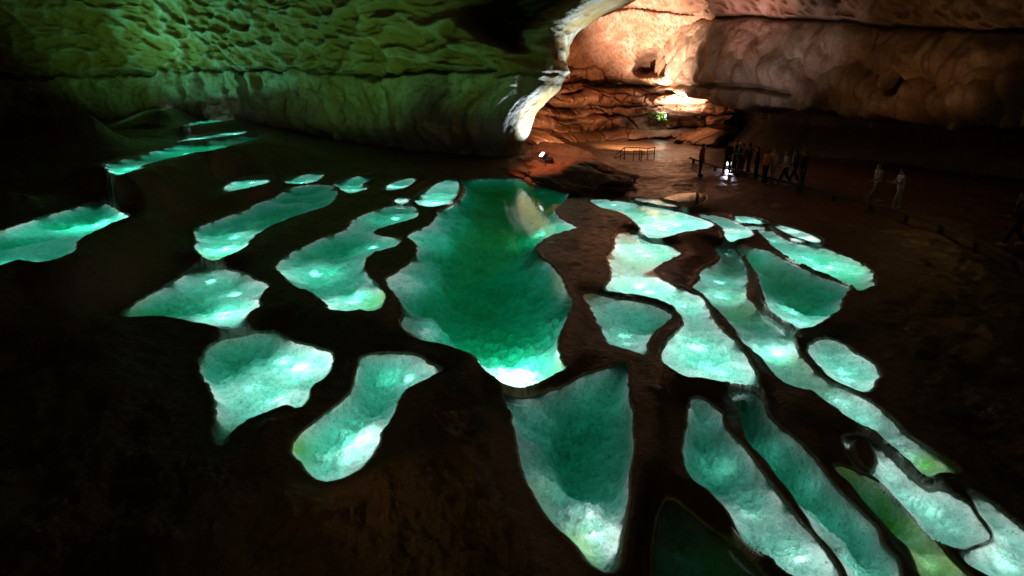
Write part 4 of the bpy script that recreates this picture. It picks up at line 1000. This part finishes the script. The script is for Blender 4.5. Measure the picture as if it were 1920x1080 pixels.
# the tablet in the second walker's hands
bpy.context.view_layer.update()
wr = [np.array(J['A', s][2]) for s in (1, -1)]
mid = (wr[0] + wr[1]) / 2 + np.array([0.10, 0, 0.01])
M = bd.matrix_world; loc = M @ Vector(tuple(mid))
t = empty('tablet', loc, math.radians(172)); tag(t, 'dark tablet held in front by the second walker on the path', 'tablet')
bm = bmesh.new(); add_box(bm, (0, 0, 0), (0.18, 0.26, 0.012), Euler((0, -0.35, 0)), 0.004); bm_obj('case', bm, BLK, t)
bm = bmesh.new(); add_box(bm, (-0.003, 0, 0.0085), (0.16, 0.235, 0.002), Euler((0, -0.35, 0))); bm_obj('screen', bm, flat('tablet_screen', (0.05, 0.05, 0.06), 0.15), t)
# bright lamp standing on the floor behind the crowd
p = at(1379, 316, .86); p[1] += 1.2; p[2] = ground_z(p[0], p[1])
floodlight(p, math.radians(-100), 'floor lamp shining low behind the crowd', GLOWG, 0.9, 0)
CROWD = p

FILL = 2.2; HOT = 1.0
def point(name, loc, watts, col, rad=0.06):
    l = bpy.data.lights.new(name, 'POINT'); l.energy = watts; l.color = col; l.shadow_soft_size = rad
    o = bpy.data.objects.new(name, l); COL.objects.link(o); o.location = tuple(float(c) for c in loc)
    return o
def spot(name, loc, target, watts, col, angle=60, blend=0.6, rad=0.1):
    from mathutils import Vector
    l = bpy.data.lights.new(name, 'SPOT'); l.energy = watts; l.color = col; l.shadow_soft_size = rad
    l.spot_size = math.radians(angle); l.spot_blend = blend
    o = bpy.data.objects.new(name, l); COL.objects.link(o)
    o.location = tuple(float(c) for c in loc)
    d = Vector(tuple(float(c) for c in target)) - o.location
    o.rotation_euler = d.to_track_quat('-Z', 'Y').to_euler()
    return o
def disk(name, loc, direction, watts, col, radius):
    from mathutils import Vector
    l = bpy.data.lights.new(name, 'AREA'); l.shape = 'DISK'; l.energy = watts; l.color = col; l.size = 2 * radius
    o = bpy.data.objects.new(name, l); COL.objects.link(o); o.location = tuple(float(c) for c in loc)
    o.rotation_euler = Vector(tuple(float(c) for c in direction)).to_track_quat('-Z', 'Y').to_euler()
    return o
HOT, FILL, GRAZE = 17.0, 6.8, 80.0
WCOL = (0.88, 1.0, 0.99)
for (x, y, L, R, w, cen, hot) in LAMPS_AND_FILL:
    if w <= 0: continue
    gz = ground_z(x, y); dep = max(L - gz, 0.04)
    if hot:   # two nested lamp rings give a soft bright patch, one added beam rakes along the bed for relief
        for f, g in ((1.0, 0.75), (0.5, 0.30))[:2 if w > 1.0 else 1]:
            disk('underwater_lamp_or_fill', (x, y, L - 0.02 - 0.01 / f), (0, 0, -1), HOT * w * R * R * g, WCOL, R * f)
        if w >= 0.25:
            dx, dy = cen[0] - x, cen[1] - y; dn = math.hypot(dx, dy) + 1e-6
            dx, dy = dx / dn, max(dy / dn, 0.3)
            spot('underwater_lamp_or_fill', (x, y, max(gz + 0.1, L - 0.05)), (x + 1.4 * dx, y + 1.4 * dy, L - 0.6 - 0.5 * dep), GRAZE * w * R * R, WCOL, 105, 0.9, 0.12)
    else:
        disk('underwater_lamp_or_fill', (x, y, L - 0.02), (0, 0, -1), FILL * w * R * R, WCOL, R)  # added fill standing in for the glow of scattering water
for (x, y, L, sx, sy, a, w) in PANELS:  # added oval fill lights of the far pools
    l = bpy.data.lights.new('underwater_lamp_or_fill', 'AREA'); l.shape = 'ELLIPSE'; l.size = sx; l.size_y = sy; l.color = WCOL
    l.energy = FILL * w * sx * sy / math.pi
    o = bpy.data.objects.new('underwater_lamp_or_fill', l); COL.objects.link(o); o.location = (x, y, L - 0.02); o.rotation_euler = (0, 0, a)
# green lamps under the left wall
GREEN = (0.28, 1.0, 0.26); TEAL = (0.18, 1.0, 0.62)
spot('wall_lamp', (-19, 38.5, 1.8), at_y(720, -10, 44), 13500, GREEN, 74, 1.0, 0.3)
spot('wall_lamp', (-9, 31, 0.9), at_y(620, 20, 44), 2600, GREEN, 70, 1.0, 0.3)
spot('wall_lamp', (-29, 37, 3.2), at_y(420, 30, 46), 5000, TEAL, 70, 1.0, 0.3)
spot('wall_lamp', (-24, 34, 3.0), at_y(230, 0, 46), 1500, GREEN, 70, 1.0, 0.3)
spot('wall_lamp', (-4, 33, 1.0), at_y(900, 60, 42), 900, GREEN, 60, 1.0, 0.3)
# white lamp at the foot of the wall edge
spot('edge_lamp', (3.5, 43.4, 1.5), (1.8, 44.0, 4.2), 4200, (0.62, 0.78, 1.0), 105, 0.5, 0.08)
spot('edge_lamp', (7.5, 43.6, 2.0), (5.2, 44.6, 10.0), 11000, (0.62, 0.78, 1.0), 50, 0.8, 0.08)
# warm lamps in the back chamber
WARM = (1.0, 0.52, 0.26)
spot('chamber_lamp', (7.5, 48, 0.9), at_y(1225, 70, 56), 46000, (1.0, 0.74, 0.60), 62, 1.0, 0.2)
spot('chamber_lamp', (15.3, 51, 3.0), (16.5, 58, 6.8), 22000, (1.0, 0.80, 0.66), 60, 0.6, 0.1)
spot('chamber_lamp', (3.2, 50, 1.0), (4.5, 60, 4.4), 4500, WARM, 70, 0.7, 0.1)
spot('chamber_lamp', (10.5, 48, 5.0), (10.8, 51.5, 0.6), 15000, (1.0, 0.66, 0.42), 70, 0.7, 0.15)
# bulge on the right: cold from the left, warm from below
spot('bulge_lamp', (13, 34, 0.6), at_y(1440, 20, 44), 30000, (0.84, 0.72, 0.82), 60, 1.0, 0.3)
spot('bulge_lamp', (17, 26, 0.2), at_y(1690, 60, 34), 7500, (1.0, 0.50, 0.20), 66, 1.0, 0.3)
# added warm fill over the path, then over the foreground rock
spot('warm_fill', (8, 44, 9.5), (15, 33, 0.4), 1300, (1.0, 0.40, 0.17), 62, 1.0, 0.3)
spot('warm_fill', (20, 27, 7.5), (15, 18, 0), 60, (1.0, 0.58, 0.16), 100, 1.0, 0.3)
spot('warm_fill', (-3.4, 6.6, 0.9), (-0.2, 5.9, -0.75), 24, (1.0, 0.55, 0.18), 60, 1.0, 0.03)
spot('warm_fill', (-2.5, 3.0, 3.6), (-1.0, 7.2, -0.6), 60, (1.0, 0.62, 0.18), 80, 1.0, 0.03)
point('fern_lamp', FERN[0] + np.array([-0.5, -0.25, 0.45]), 60, (0.9, 1.0, 0.8), 0.08)
spot('bank_fill', (-1.0, 29.5, 5.5), (3.0, 36.0, 0.7), 3400, (1.0, 0.42, 0.22), 50, 1.0, 0.1)  # added red fill on the front of the clay bank
spot('crowd_lamp_or_fill', CROWD + np.array([0.0, -0.15, 0.35]), CROWD + np.array([-0.4, -3, -0.1]), 150, (0.80, 0.78, 1.0), 150, 0.4, 0.05)
spot('crowd_lamp_or_fill', CROWD + np.array([0.3, 0.1, 0.5]), CROWD + np.array([1.2, 3, 2.2]), 160, (0.75, 0.70, 1.0), 70, 0.6, 0.05)
spot('roof_lamp', (12, 40, 1.2), at_y(1400, -30, 46), 9000, (1.0, 0.50, 0.48), 40, 1.0, 0.2)
spot('bank_fill', (9.5, 41, 4.5), (4.4, 36, 0.6), 400, (1.0, 0.42, 0.24), 36, 1.0, 0.15)  # added red fill on the bank from the chamber side
spot('bank_fill', (9.5, 28.5, 1.5), (4.4, 33, 0.9), 260, (1.0, 0.42, 0.22), 28, 1.0, 0.15)  # added low fill to lift the bank's right face
spot('crowd_lamp_or_fill', (6, 31, 6.5), (15.2, 37.5, 1.6), 650, (1.0, 0.72, 0.5), 28, 1.0, 0.2)  # added warm fill to brighten the visitors

world = bpy.data.worlds.new('World'); scn.world = world; world.use_nodes = True
bg = world.node_tree.nodes['Background']
bg.inputs['Color'].default_value = (1.0, 0.76, 0.26, 1); bg.inputs['Strength'].default_value = 0.04
scn.view_settings.view_transform = 'Standard'; scn.view_settings.look = 'None'
scn.view_settings.exposure = 0; scn.view_settings.gamma = 1
scn.cycles.max_bounces = 6; scn.cycles.diffuse_bounces = 3; scn.cycles.glossy_bounces = 2
scn.cycles.transparent_max_bounces = 12; scn.cycles.volume_bounces = 0
scn.cycles.caustics_reflective = False; scn.cycles.caustics_refractive = False
scn.cycles.sample_clamp_indirect = 4.0
scn.cycles.use_denoising = True
